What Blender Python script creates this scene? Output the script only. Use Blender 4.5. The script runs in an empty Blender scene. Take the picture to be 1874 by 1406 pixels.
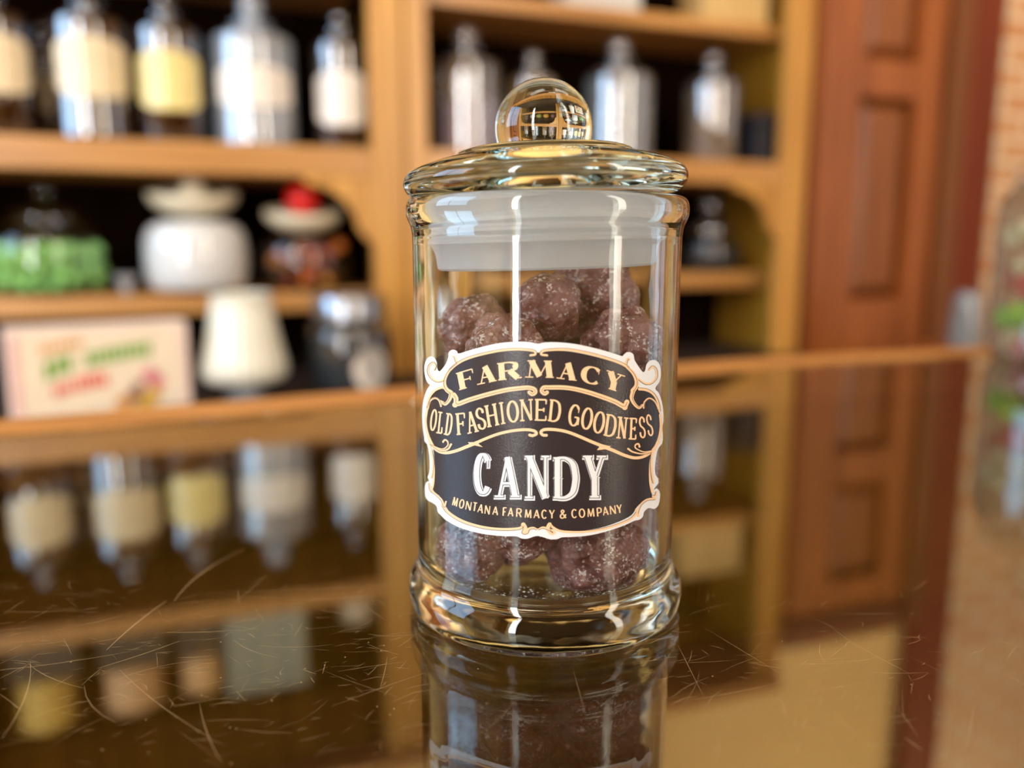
import bpy, bmesh, math, random
from mathutils import Vector, Matrix, noise
from math import sin, cos, tan, pi, radians, sqrt, atan2

SC = bpy.context.scene
C = SC.collection
RND = random.Random(7)

# ------------------------------------------------------------------ camera model
F_PX, PITCH, HC = 1500.0, radians(9.6), 0.093
SP, CP = sin(PITCH), cos(PITCH)
def ray(x, y):
    X = (x - 937) / F_PX; Y = (703 - y) / F_PX
    return Vector((X, CP + Y * SP, -SP + Y * CP))
EYE = Vector((0, 0, HC))
def on_z(x, y, z=0.0):
    d = ray(x, y); t = (z - HC) / d.z
    return EYE + d * t
# shelf-wall frame: u along the wall, off towards the viewer, z up
YAW = radians(20); W0 = Vector((0, 1.615, 0))
TU = Vector((cos(YAW), sin(YAW), 0)); NV = Vector((sin(YAW), -cos(YAW), 0))
def uz(x, y, off=0.0):
    d = ray(x, y); t = (off - (EYE - W0).dot(NV)) / d.dot(NV)
    p = EYE + d * t
    return (p - W0).dot(TU), p.z
def uz_r(x, y, off=0.0):          # same for a point seen mirrored in the counter glass
    d = ray(x, y); d.z = -d.z; e = Vector((0, 0, -HC))
    t = (off - (e - W0).dot(NV)) / d.dot(NV)
    p = e + d * t
    return (p - W0).dot(TU), p.z
def U(x, off=0.0, y=300): return uz(x, y, off)[0]
def world(u, off, z): 
    p = W0 + TU * u + NV * off
    return Vector((p.x, p.y, z))

# ------------------------------------------------------------------ object helpers
def thing(name, label, cat, loc=(0, 0, 0), rotz=0.0, group=None, kind=None):
    o = bpy.data.objects.new(name, None); C.objects.link(o)
    o.location = loc; o.rotation_euler = (0, 0, rotz); o.empty_display_size = 0.02
    if label: o['label'] = label
    if cat: o['category'] = cat
    if group: o['group'] = group
    if kind: o['kind'] = kind
    return o
def tag(o, label, cat, group=None, kind=None):
    o['label'] = label; o['category'] = cat
    if group: o['group'] = group
    if kind: o['kind'] = kind
    return o
def obj(name, bm, mats, parent=None, smooth=None, recalc=True):
    if recalc: bmesh.ops.recalc_face_normals(bm, faces=bm.faces)
    me = bpy.data.meshes.new(name); bm.to_mesh(me); bm.free()
    for m in (mats if isinstance(mats, (list, tuple)) else [mats]): me.materials.append(m)
    if smooth is not None:
        me.shade_smooth(); me.set_sharp_from_angle(angle=radians(smooth))
    o = bpy.data.objects.new(name, me); C.objects.link(o)
    if parent: o.parent = parent
    return o
def struct(name, bm, mats, parent=None, wall=True, **k):
    o = obj(name, bm, mats, parent, **k)
    if parent is None:
        o['kind'] = 'structure'
        if wall: o.location = W0; o.rotation_euler = (0, 0, YAW)
    return o
def box(bm, x0, x1, y0, y1, z0, z1, bev=0.0, mat=0):
    vs = [bm.verts.new(p) for p in ((x0,y0,z0),(x1,y0,z0),(x1,y1,z0),(x0,y1,z0),(x0,y0,z1),(x1,y0,z1),(x1,y1,z1),(x0,y1,z1))]
    fs = [bm.faces.new([vs[i] for i in q]) for q in ((3,2,1,0),(4,5,6,7),(0,1,5,4),(1,2,6,5),(2,3,7,6),(3,0,4,7))]
    for f in fs: f.material_index = mat
    if bev > 0:
        es = list({e for f in fs for e in f.edges})
        r = bmesh.ops.bevel(bm, geom=es, offset=bev, segments=2, profile=0.6, affect='EDGES')
        for f in r['faces']: f.material_index = mat
    return vs
def boxes(*bs, bev=0.0):
    bm = bmesh.new()
    for b in bs: box(bm, *b, bev=bev)
    return bm
def lathe(bm, prof, seg=48, c=(0, 0), mat=0, fn=None):
    """revolve (r,z) points; r==0 gives a pole. fn(theta)->radius factor"""
    rings = []
    for r, z in prof:
        if r <= 1e-9: rings.append([bm.verts.new((c[0], c[1], z))])
        else:
            rings.append([bm.verts.new((c[0] + r * (fn(2*pi*k/seg, z) if fn else 1) * cos(2*pi*k/seg), c[1] + r * (fn(2*pi*k/seg, z) if fn else 1) * sin(2*pi*k/seg), z)) for k in range(seg)])
    for a, b in zip(rings, rings[1:]):
        for k in range(seg):
            k2 = (k + 1) % seg
            if len(a) == 1 and len(b) == 1: continue
            if len(a) == 1: f = bm.faces.new((a[0], b[k2], b[k]))
            elif len(b) == 1: f = bm.faces.new((a[k], a[k2], b[0]))
            else: f = bm.faces.new((a[k], a[k2], b[k2], b[k]))
            f.material_index = mat
    return bm
def lz(prof, seg=48, **k): return lathe(bmesh.new(), prof, seg, **k)
def prism(bm, pts, y0, y1):
    a = [bm.verts.new((x, y0, z)) for x, z in pts]; b = [bm.verts.new((x, y1, z)) for x, z in pts]
    bm.faces.new(a); bm.faces.new(list(reversed(b)))
    n = len(pts)
    for i in range(n): bm.faces.new((a[i], b[i], b[(i+1) % n], a[(i+1) % n]))
    return bm
def spline(pts, n=8, closed=False):
    P = [Vector(p) for p in pts]; out = []
    m = len(P)
    for i in range(m if closed else m - 1):
        g = (lambda j: P[j % m]) if closed else (lambda j: P[min(max(j, 0), m-1)])
        p0, p1, p2, p3 = g(i-1), g(i), g(i+1), g(i+2)
        for k in range(n):
            t = k / n
            out.append(0.5 * ((2*p1) + (p2-p0)*t + (2*p0-5*p1+4*p2-p3)*t*t + (3*p1-p0-3*p2+p3)*t**3))
    if not closed: out.append(P[-1].copy())
    return out
def lump(bm, r, amp, seed, sub=3, scale=(1, 1, 1), freq=1.6, loc=(0, 0, 0), mat=0):
    t = bmesh.new(); bmesh.ops.create_icosphere(t, subdivisions=sub, radius=1)
    for v in t.verts:
        n = v.co.normalized()
        k = 1 + amp * noise.noise(n * freq + Vector((seed * 3.7, seed * 1.3, seed))) + amp * 0.35 * noise.noise(n * freq * 3.1 + Vector((seed, 9, seed)))
        v.co = Vector((n.x * scale[0], n.y * scale[1], n.z * scale[2])) * r * k + Vector(loc)
    mp = {v: bm.verts.new(v.co) for v in t.verts}
    for f in t.faces:
        nf = bm.faces.new([mp[v] for v in f.verts]); nf.material_index = mat
    t.free(); return bm

# ------------------------------------------------------------------ materials
def S(r, g, b):
    f = lambda c: (c/255/12.92) if c/255 <= .04045 else ((c/255+.055)/1.055)**2.4
    return (f(r), f(g), f(b), 1)
def nt(name):
    m = bpy.data.materials.new(name); m.use_nodes = True
    return m, m.node_tree.nodes, m.node_tree.links, m.node_tree.nodes['Principled BSDF'], m.node_tree.nodes['Material Output']
def plain(name, col, rough=0.5, spec=0.5, metal=0.0, coat=0.0, bump=0.0, bscale=40):
    m, N, L, B, O = nt(name)
    n = N.new('ShaderNodeTexNoise'); n.inputs['Scale'].default_value = bscale; n.inputs['Detail'].default_value = 3
    tc = N.new('ShaderNodeTexCoord'); L.new(tc.outputs['Object'], n.inputs['Vector'])
    mx = N.new('ShaderNodeMix'); mx.data_type = 'RGBA'; mx.inputs[6].default_value = tuple(c*0.86 for c in col[:3]) + (1,); mx.inputs[7].default_value = tuple(min(1, c*1.1) for c in col[:3]) + (1,)
    L.new(n.outputs['Fac'], mx.inputs[0]); L.new(mx.outputs[2], B.inputs['Base Color'])
    B.inputs['Roughness'].default_value = rough; B.inputs['Specular IOR Level'].default_value = spec
    B.inputs['Metallic'].default_value = metal; B.inputs['Coat Weight'].default_value = coat; B.inputs['Coat Roughness'].default_value = 0.06
    if bump:
        b = N.new('ShaderNodeBump'); b.inputs['Strength'].default_value = bump; b.inputs['Distance'].default_value = 0.002
        L.new(n.outputs['Fac'], b.inputs['Height']); L.new(b.outputs['Normal'], B.inputs['Normal'])
    return m
def wood(name, dark, light, axis='Z', rough=0.38, coat=0.25, scale=1.0):
    m, N, L, B, O = nt(name)
    tc = N.new('ShaderNodeTexCoord'); mp = N.new('ShaderNodeMapping')
    s = [70*scale]*3; s['XYZ'.index(axis)] = 3*scale; mp.inputs['Scale'].default_value = s
    L.new(tc.outputs['Object'], mp.inputs['Vector'])
    n = N.new('ShaderNodeTexNoise'); n.inputs['Scale'].default_value = 1; n.inputs['Detail'].default_value = 6; n.inputs['Distortion'].default_value = 0.6
    L.new(mp.outputs['Vector'], n.inputs['Vector'])
    r = N.new('ShaderNodeValToRGB'); r.color_ramp.elements[0].color = dark; r.color_ramp.elements[1].color = light
    r.color_ramp.elements[0].position = 0.3; r.color_ramp.elements[1].position = 0.68
    L.new(n.outputs['Fac'], r.inputs['Fac']); L.new(r.outputs['Color'], B.inputs['Base Color'])
    B.inputs['Roughness'].default_value = rough; B.inputs['Coat Weight'].default_value = coat; B.inputs['Coat Roughness'].default_value = 0.2
    b = N.new('ShaderNodeBump'); b.inputs['Strength'].default_value = 0.12; b.inputs['Distance'].default_value = 0.001
    L.new(n.outputs['Fac'], b.inputs['Height']); L.new(b.outputs['Normal'], B.inputs['Normal'])
    return m
def real_glass(name, col=(0.985, 0.995, 0.99), rough=0.0, ior=1.47, wob=0.0, wscale=200.0):
    m, N, L, B, O = nt(name); N.remove(B)
    g = N.new('ShaderNodeBsdfGlass'); g.inputs['Color'].default_value = (*col, 1); g.inputs['Roughness'].default_value = rough; g.inputs['IOR'].default_value = ior
    if wob:
        tc = N.new('ShaderNodeTexCoord'); n = N.new('ShaderNodeTexNoise'); n.inputs['Scale'].default_value = wscale; n.inputs['Detail'].default_value = 1
        mp = N.new('ShaderNodeMapping'); mp.inputs['Scale'].default_value = (1, 1, 0.45)
        b = N.new('ShaderNodeBump'); b.inputs['Strength'].default_value = wob; b.inputs['Distance'].default_value = 0.001
        L.new(tc.outputs['Object'], mp.inputs['Vector']); L.new(mp.outputs['Vector'], n.inputs['Vector']); L.new(n.outputs['Fac'], b.inputs['Height']); L.new(b.outputs['Normal'], g.inputs['Normal'])
    L.new(g.outputs[0], O.inputs['Surface']); return m
def thin_glass(name, col=(0.95, 0.97, 0.97), refl=1.0, milk=0.0, milkcol=(0.6, 0.62, 0.65), rough=0.03):
    """thin-walled glass: see straight through, mirror by Fresnel, optional milky share"""
    m, N, L, B, O = nt(name); N.remove(B)
    t = N.new('ShaderNodeBsdfTransparent'); t.inputs['Color'].default_value = (*col, 1)
    g = N.new('ShaderNodeBsdfGlossy'); g.inputs['Roughness'].default_value = rough
    lw = N.new('ShaderNodeLayerWeight'); lw.inputs['Blend'].default_value = 0.5      # facing term, same from both sides
    pw = N.new('ShaderNodeMath'); pw.operation = 'POWER'; pw.inputs[1].default_value = 4.0; L.new(lw.outputs['Facing'], pw.inputs[0])
    mu = N.new('ShaderNodeMath'); mu.operation = 'MULTIPLY_ADD'; mu.use_clamp = True; mu.inputs[1].default_value = .7; mu.inputs[2].default_value = min(.045 * refl, .4)
    L.new(pw.outputs[0], mu.inputs[0])
    base = t
    if milk:
        d = N.new('ShaderNodeBsdfDiffuse'); d.inputs['Color'].default_value = (*milkcol, 1)
        mm = N.new('ShaderNodeMixShader'); mm.inputs[0].default_value = milk
        L.new(t.outputs[0], mm.inputs[1]); L.new(d.outputs[0], mm.inputs[2]); base = mm
    mx = N.new('ShaderNodeMixShader'); L.new(mu.outputs[0], mx.inputs[0]); L.new(base.outputs[0], mx.inputs[1]); L.new(g.outputs[0], mx.inputs[2])
    L.new(mx.outputs[0], O.inputs['Surface']); return m

M = {}
M['oak_v'] = wood('oak_upright', S(166, 110, 38), S(210, 156, 70), 'Z')
M['oak_h'] = wood('oak_board', S(160, 106, 48), S(206, 152, 84), 'X')
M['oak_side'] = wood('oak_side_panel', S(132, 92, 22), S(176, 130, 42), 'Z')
M['oak_rim'] = wood('oak_counter_rim', S(158, 102, 46), S(200, 142, 74), 'X', rough=0.6, coat=0)
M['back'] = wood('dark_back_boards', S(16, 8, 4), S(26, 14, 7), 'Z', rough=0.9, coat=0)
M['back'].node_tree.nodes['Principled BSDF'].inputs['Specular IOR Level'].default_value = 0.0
M['door'] = wood('red_brown_door', S(126, 66, 24), S(166, 96, 40), 'Z', rough=0.45, coat=0.05)
M['door_panel'] = wood('red_brown_panel', S(116, 64, 24), S(146, 86, 38), 'Z', rough=0.45, coat=0.05)
M['casing'] = wood('casing', S(96, 52, 22), S(124, 72, 34), 'Z', rough=0.35)
M['casing_red'] = wood('red_casing', S(98, 34, 8), S(122, 46, 12), 'Z', rough=0.6, coat=0)
M['floor'] = wood('floor_boards', S(70, 44, 22), S(104, 68, 36), 'X')
M['plaster'] = plain('tan_plaster', S(226, 188, 124), 0.8, 0.2, bump=0.1)
M['ceiling'] = plain('cream_ceiling', S(200, 172, 124), 0.8, 0.2)
M['cream'] = plain('cream_card', S(232, 216, 190), 0.6)
M['white_fill'] = plain('white_mints', S(226, 226, 224), 0.6, bump=0.5, bscale=160)
M['green'] = plain('green_candy', S(140, 200, 108), 0.5)
M['navy'] = plain('navy_box', S(22, 24, 34), 0.5)
M['milk'] = plain('milk_glass', S(226, 226, 208), 0.25, coat=0.4)
M['lid_cream'] = plain('cream_lid', S(226, 216, 186), 0.4, coat=0.2)
M['red'] = plain('red_knob', S(235, 22, 12), 0.35, coat=0.3)
M['paper'] = plain('paper_label', S(222, 202, 160), 0.6)
M['paper_w'] = plain('pale_paper_label', S(226, 218, 206), 0.6)
M['paper_y'] = plain('yellow_paper_label', S(226, 206, 124), 0.6)
for q_ in ('paper', 'paper_w', 'paper_y'):      # labels sit under clear varnish
    b_ = M[q_].node_tree.nodes['Principled BSDF']; b_.inputs['Coat Weight'].default_value = 1; b_.inputs['Coat IOR'].default_value = 1.55; b_.inputs['Coat Roughness'].default_value = .05
M['amber'] = plain('dark_amber_glass', (0.012, 0.004, 0.003, 1), 0.06, 1.0, coat=1.0)
M['amber'].node_tree.nodes['Principled BSDF'].inputs['Coat IOR'].default_value = 2.1
M['steel'] = plain('steel_lid', S(150, 156, 164), 0.25, metal=0.9)
M['smoke'] = plain('smoky_contents', S(52, 58, 62), 0.4)
M['dark_in'] = plain('dark_interior', S(104, 66, 32), 0.8, 0.2)
M['clear'] = thin_glass('clear_bottle_glass', (0.93, 0.95, 0.96), 6.0, 0.05)
M['jar_thin'] = thin_glass('jar_glass', (0.96, 0.97, 0.97), 1.3)
M['frosty'] = thin_glass('pale_glass', (0.85, 0.88, 0.9), 5.0, 0.42, (0.6, 0.68, 0.76))
M['glass'] = real_glass('jar_body_glass', (0.965, 0.988, 0.978), wob=0.035, wscale=220)
M['lidglass'] = real_glass('lid_glass', (0.925, 0.972, 0.965))
M['counter_glass'] = real_glass('counter_glass', (0.93, 0.95, 0.92), ior=1.8)

def brick_mat():
    m, N, L, B, O = nt('pale_brick')
    tc = N.new('ShaderNodeTexCoord'); sx = N.new('ShaderNodeSeparateXYZ'); cx = N.new('ShaderNodeCombineXYZ')
    L.new(tc.outputs['Object'], sx.inputs[0]); L.new(sx.outputs[0], cx.inputs[0]); L.new(sx.outputs[2], cx.inputs[1])
    b = N.new('ShaderNodeTexBrick'); b.inputs['Scale'].default_value = 1
    b.inputs['Brick Width'].default_value = 0.2; b.inputs['Row Height'].default_value = 0.066; b.inputs['Mortar Size'].default_value = 0.011; b.inputs['Mortar Smooth'].default_value = 0.4
    b.inputs['Color1'].default_value = S(208, 164, 122); b.inputs['Color2'].default_value = S(198, 142, 98); b.inputs['Mortar'].default_value = S(222, 206, 180)
    L.new(cx.outputs[0], b.inputs['Vector']); L.new(b.outputs['Color'], B.inputs['Base Color']); B.inputs['Roughness'].default_value = 0.85
    return m
M['brick'] = brick_mat()

def candy_mat():
    m, N, L, B, O = nt('sugared_dark_candy')
    tc = N.new('ShaderNodeTexCoord')
    n1 = N.new('ShaderNodeTexNoise'); n1.inputs['Scale'].default_value = 170; n1.inputs['Detail'].default_value = 5
    L.new(tc.outputs['Object'], n1.inputs['Vector'])
    r1 = N.new('ShaderNodeValToRGB'); r1.color_ramp.elements[0].position = 0.35; r1.color_ramp.elements[1].position = 0.72
    r1.color_ramp.elements[0].color = (0.125, 0.026, 0.024, 1); r1.color_ramp.elements[1].color = (0.40, 0.2, 0.2, 1)
    L.new(n1.outputs['Fac'], r1.inputs['Fac'])
    v = N.new('ShaderNodeTexVoronoi'); v.inputs['Scale'].default_value = 2000; L.new(tc.outputs['Object'], v.inputs['Vector'])
    sep = N.new('ShaderNodeSeparateColor'); L.new(v.outputs['Color'], sep.inputs[0])
    n2 = N.new('ShaderNodeTexNoise'); n2.inputs['Scale'].default_value = 260; n2.inputs['Detail'].default_value = 2; L.new(tc.outputs['Object'], n2.inputs['Vector'])
    ad = N.new('ShaderNodeMath'); ad.operation = 'MULTIPLY'; L.new(sep.outputs[0], ad.inputs[0]); L.new(n2.outputs['Fac'], ad.inputs[1])
    r2 = N.new('ShaderNodeValToRGB'); r2.color_ramp.elements[0].position = 0.41; r2.color_ramp.elements[1].position = 0.54
    L.new(ad.outputs[0], r2.inputs['Fac'])
    mx = N.new('ShaderNodeMix'); mx.data_type = 'RGBA'; mx.inputs[7].default_value = (0.85, 0.74, 0.73, 1)
    L.new(r2.outputs['Color'], mx.inputs[0]); L.new(r1.outputs['Color'], mx.inputs[6]); L.new(mx.outputs[2], B.inputs['Base Color'])
    B.inputs['Roughness'].default_value = 0.32; B.inputs['Specular IOR Level'].default_value = 0.6
    B.inputs['Subsurface Weight'].default_value = 0.25; B.inputs['Subsurface Radius'].default_value = (1, 0.3, 0.25); B.inputs['Subsurface Scale'].default_value = 0.003
    v2 = N.new('ShaderNodeTexVoronoi'); v2.inputs['Scale'].default_value = 900; L.new(tc.outputs['Object'], v2.inputs['Vector'])
    b = N.new('ShaderNodeBump'); b.inputs['Strength'].default_value = 0.7; b.inputs['Distance'].default_value = 0.0006
    L.new(v2.outputs['Distance'], b.inputs['Height']); L.new(b.outputs['Normal'], B.inputs['Normal'])
    return m
M['candy'] = candy_mat()
M['sugar'] = plain('sugar_grain', (0.85, 0.82, 0.8, 1), 0.3)

def print_mat(name, col, rough=0.33):
    m, N, L, B, O = nt(name); B.inputs['Base Color'].default_value = col; B.inputs['Roughness'].default_value = rough; B.inputs['Specular IOR Level'].default_value = 0.5
    tc = N.new('ShaderNodeTexCoord'); n = N.new('ShaderNodeTexNoise'); n.inputs['Scale'].default_value = 2200; n.inputs['Detail'].default_value = 2
    L.new(tc.outputs['Object'], n.inputs['Vector']); b = N.new('ShaderNodeBump'); b.inputs['Strength'].default_value = 0.25; b.inputs['Distance'].default_value = 0.0002
    L.new(n.outputs['Fac'], b.inputs['Height']); L.new(b.outputs['Normal'], B.inputs['Normal'])
    return m
M['lb_white'] = print_mat('label_paper', S(230, 235, 240))
M['lb_dark'] = print_mat('label_charcoal', S(46, 40, 44))
M['lb_cream'] = print_mat('label_peach', S(246, 208, 164))
M['lb_line'] = print_mat('label_brown_line', S(96, 62, 40))
def scratch_mat():
    m, N, L, B, O = nt('scratch'); N.remove(B)
    t = N.new('ShaderNodeBsdfTransparent'); d = N.new('ShaderNodeBsdfDiffuse'); d.inputs['Color'].default_value = S(226, 200, 150)
    mx = N.new('ShaderNodeMixShader'); mx.inputs[0].default_value = 0.4
    L.new(t.outputs[0], mx.inputs[1]); L.new(d.outputs[0], mx.inputs[2]); L.new(mx.outputs[0], O.inputs['Surface']); return m
M['scratch'] = scratch_mat()
def seal_mat():
    m, N, L, B, O = nt('cloudy_plastic_seal'); N.remove(B)
    t = N.new('ShaderNodeBsdfTransparent'); t.inputs['Color'].default_value = (0.95, 0.97, 1, 1)
    d = N.new('ShaderNodeBsdfDiffuse'); d.inputs['Color'].default_value = (0.93, 0.94, 0.98, 1)
    tr = N.new('ShaderNodeBsdfTranslucent'); tr.inputs['Color'].default_value = (0.94, 0.95, 0.99, 1)
    g = N.new('ShaderNodeBsdfGlossy'); g.inputs['Roughness'].default_value = 0.28
    n = N.new('ShaderNodeTexNoise'); n.inputs['Scale'].default_value = 90; tc = N.new('ShaderNodeTexCoord'); L.new(tc.outputs['Object'], n.inputs['Vector'])
    a = N.new('ShaderNodeMixShader'); a.inputs[0].default_value = 0.5; L.new(d.outputs[0], a.inputs[1]); L.new(tr.outputs[0], a.inputs[2])
    b = N.new('ShaderNodeMixShader'); mr = N.new('ShaderNodeMapRange'); mr.inputs['To Min'].default_value = 0.74; mr.inputs['To Max'].default_value = 0.9
    L.new(n.outputs['Fac'], mr.inputs['Value']); L.new(mr.outputs[0], b.inputs[0]); L.new(t.outputs[0], b.inputs[1]); L.new(a.outputs[0], b.inputs[2])
    c = N.new('ShaderNodeMixShader'); c.inputs[0].default_value = 0.06; L.new(b.outputs[0], c.inputs[1]); L.new(g.outputs[0], c.inputs[2])
    L.new(c.outputs[0], O.inputs['Surface']); return m
M['seal'] = seal_mat()

# ------------------------------------------------------------------ room shell (shelf-wall frame: x=u, y=-off)
ZF, ZC = -0.95, 2.15
UL, UR, YB, YF = -2.6, 2.5, 0.32, -2.75       # back wall plane at y=YB, front wall at y=YF
struct('floor', boxes((UL-.1, UR+.1, YF-.1, YB+.1, ZF-.05, ZF)), M['floor'])
struct('ceiling', boxes((UL-.1, UR+.1, YF-.1, YB+.1, ZC, ZC+.05)), M['ceiling'])
uB = U(1806, -.30); uDoor0 = U(1478, -.28); uDoor1 = U(1698, -.28); zDT = 0.95
struct('wall_back', boxes((UL-.1, uB, YB, YB+.1, ZF, ZC)), M['plaster'])
struct('wall_back', boxes((uB, UR+.1, YB-.02, YB+.1, ZF, ZC)), M['brick'])
def holed(a0, a1, z0, z1, holes, mk):
    """wall strip along a with window openings"""
    out = []; a = a0
    for h0, h1, g0, g1 in sorted(holes):
        out += [mk(a, h0, z0, z1), mk(h0, h1, z0, g0), mk(h0, h1, g1, z1)]; a = h1
    out.append(mk(a, a1, z0, z1)); return out
WL = [(-1.45, -0.12, 0.30, 1.85)]
WF = [(-2.22, -1.84, -0.2, 1.9), (0.46, 0.80, -0.2, 1.9)]
WR = [(-1.9, -1.2, -0.2, 1.8)]
struct('wall_left', boxes(*holed(YF-.1, YB+.1, ZF, ZC, WL, lambda a, b, c, d: (UL-.1, UL, a, b, c, d))), M['plaster'])
struct('wall_right', boxes(*holed(YF-.1, YB+.1, ZF, ZC, WR, lambda a, b, c, d: (UR, UR+.1, a, b, c, d))), M['plaster'])
struct('wall_front', boxes(*holed(UL-.1, UR+.1, ZF, ZC, WF, lambda a, b, c, d: (a, b, YF-.1, YF, c, d))), M['plaster'])
k = 0
def window(hole, side):
    global k
    k += 1; a, b, c, d = hole; w = 0.03
    e = lambda a0, a1, z0, z1: (a0, a1, YF-.06, YF+.02, z0, z1) if side == 'F' else ((UL-.06, UL+.02, a0, a1, z0, z1) if side == 'L' else (UR-.02, UR+.06, a0, a1, z0, z1))
    parts = [e(a-w, a, c-w, d+w), e(b, b+w, c-w, d+w), e(a, b, c-w, c), e(a, b, d, d+w)]
    if b - a > 0.5: parts.append(e((a+b)/2-.015, (a+b)/2+.015, c, d))
    struct('window_%d' % k, boxes(*parts), M['oak_v'])
for h in WL: window(h, 'L')
for h in WF: window(h, 'F')
for h in WR: window(h, 'R')
# daylight arriving through each opening
def daylight(hole, side, col, rad):
    a, b, c, d = hole
    L = bpy.data.lights.new('daylight', 'AREA'); L.shape = 'RECTANGLE'; L.size = b - a; L.size_y = d - c
    L.color = col; L.energy = rad * (b - a) * (d - c) * pi
    o = bpy.data.objects.new('daylight', L); C.objects.link(o)
    m, z = (a + b) / 2, (c + d) / 2
    if side == 'F': p, dr = (m, YF - .08), (0, 1)
    elif side == 'L': p, dr = (UL - .08, m), (1, 0)
    else: p, dr = (UR + .08, m), (-1, 0)
    P = world(p[0], -p[1], z); D = TU * dr[0] - NV * dr[1]
    o.location = P; o.rotation_euler = D.to_track_quat('-Z', 'Y').to_euler()
BLUE, COOL, WARM, SKY = (0.42, 0.66, 1.0), (0.82, 0.92, 1.0), (1.0, 0.86, 0.66), (0.62, 0.8, 1.0)
daylight(WL[0], 'L', (0.46, 0.7, 1.0), 12)
daylight(WF[0], 'F', (0.94, 0.97, 1.0), 42)
daylight(WF[1], 'F', (1.0, 0.9, 0.76), 20)
daylight(WR[0], 'R', SKY, 3)
# added warm fill lights under the ceiling
def lamp(u, off, z, sx, sy, rad, col):
    L = bpy.data.lights.new('added_ceiling_fill', 'AREA'); L.shape = 'RECTANGLE'; L.size = sx; L.size_y = sy; L.color = col; L.energy = rad * sx * sy * pi
    o = bpy.data.objects.new('added_ceiling_fill', L); C.objects.link(o); o.location = world(u, off, z); o.rotation_euler = (0, 0, YAW)
lamp(-0.9, 1.35, ZC-.03, 0.9, 0.3, 7.0, (1, 0.9, 0.76))
lamp(0.6, 1.35, ZC-.03, 0.9, 0.3, 7.0, (1, 0.9, 0.76))
def wall_fill(u, off, z, tu, tz, en):  # added fill light that brightens the upper back wall
    L = bpy.data.lights.new('added_wall_fill', 'SPOT'); L.energy = en; L.color = (1, 0.84, 0.6); L.spot_size = radians(100); L.spot_blend = .5; L.shadow_soft_size = .06
    o = bpy.data.objects.new('added_wall_fill', L); C.objects.link(o); P = world(u, off, z); o.location = P; o.rotation_euler = (world(tu, -.3, tz) - P).to_track_quat('-Z', 'Y').to_euler()
wall_fill(1.5, .45, ZC - .08, 1.5, 1.6, 85)
def spot(u, off, z, tu, tz, en):  # added fill light that brightens the boxes and tins up top
    L = bpy.data.lights.new('added_shelf_fill', 'SPOT'); L.energy = en; L.color = (1, 0.88, 0.7); L.spot_size = radians(60); L.spot_blend = .6; L.shadow_soft_size = .08
    o = bpy.data.objects.new('added_shelf_fill', L); C.objects.link(o); P = world(u, off, z); o.location = P; o.rotation_euler = (world(tu, -.1, tz) - P).to_track_quat('-Z', 'Y').to_euler()
spot(-.65, 1.5, ZC - .1, -.65, .6, 30)
wall_fill(.35, .45, ZC - .08, .35, 1.6, 60)
w = bpy.data.worlds.new('World'); SC.world = w; w.use_nodes = True
w.node_tree.nodes['Background'].inputs[0].default_value = (0.6, 0.72, 0.9, 1); w.node_tree.nodes['Background'].inputs[1].default_value = 0.6

# door, its casing and the narrow red trim, right of the shelves
yD = 0.28
dr = thing('door_1', None, None, W0, YAW, kind='structure')
ua, ub, uc, ud = uDoor0, U(1560, -.28), U(1652, -.28), uDoor1
uA2 = U(1512, -.28)
zr0, zr1 = uz(1600, 182, -.28)[1], uz(1600, 112, -.28)[1]
zl = uz(1600, 545, -.28)[1]
obj('stile', boxes((ua, ub - .012, yD - .03, yD + .01, ZF, zDT), bev=.004), M['door'], dr)
obj('stile', boxes((uc, ud, yD - .03, yD + .01, ZF, zDT), bev=.004), M['door'], dr)
obj('rail', boxes((ub - .012, uc, yD - .03, yD + .01, zr0, zr1), bev=.004), M['door'], dr)
obj('rail', boxes((ub - .012, uc, yD - .03, yD + .01, zDT - .1, zDT), bev=.004), M['door'], dr)
obj('rail', boxes((ub - .012, uc, yD - .03, yD + .01, zl - .2, zl), bev=.004), M['door'], dr)
def raised(z0, z1):
    bm = bmesh.new(); a = (ub-.012, uc, z0, z1); i = .035
    q = [[(a[0]+d, y, a[2]+d), (a[1]-d, y, a[2]+d), (a[1]-d, y, a[3]-d), (a[0]+d, y, a[3]-d)] for d, y in ((0, yD+.012), (.006, yD+.004), (i, yD-.024))]
    R_ = [[bm.verts.new(p) for p in r] for r in q]
    for r, s in zip(R_, R_[1:]):
        for j in range(4): bm.faces.new((r[j], r[(j+1) % 4], s[(j+1) % 4], s[j]))
    bm.faces.new(R_[-1]); return bm
obj('panel', raised(zr1, zDT - .1), M['door_panel'], dr)
obj('panel', raised(zl, zr0), M['door_panel'], dr)
obj('panel', raised(ZF + .15, zl - .2), M['door_panel'], dr)
struct('trim_1', boxes((uDoor1+.003, U(1746, -.26), yD - .05, YB - .001, ZF, zDT + .08), bev=.006), M['casing'])
struct('trim_2', boxes((U(1747, -.26), U(1806, -.26), yD - .04, YB - .021, ZF, ZC - .02), bev=.006), M['casing_red'])
struct('trim_3', boxes((uDoor0 - .02, U(1698, -.26), yD - .045, YB - .001, zDT + .004, zDT + .08), bev=.006), M['casing'])

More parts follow.
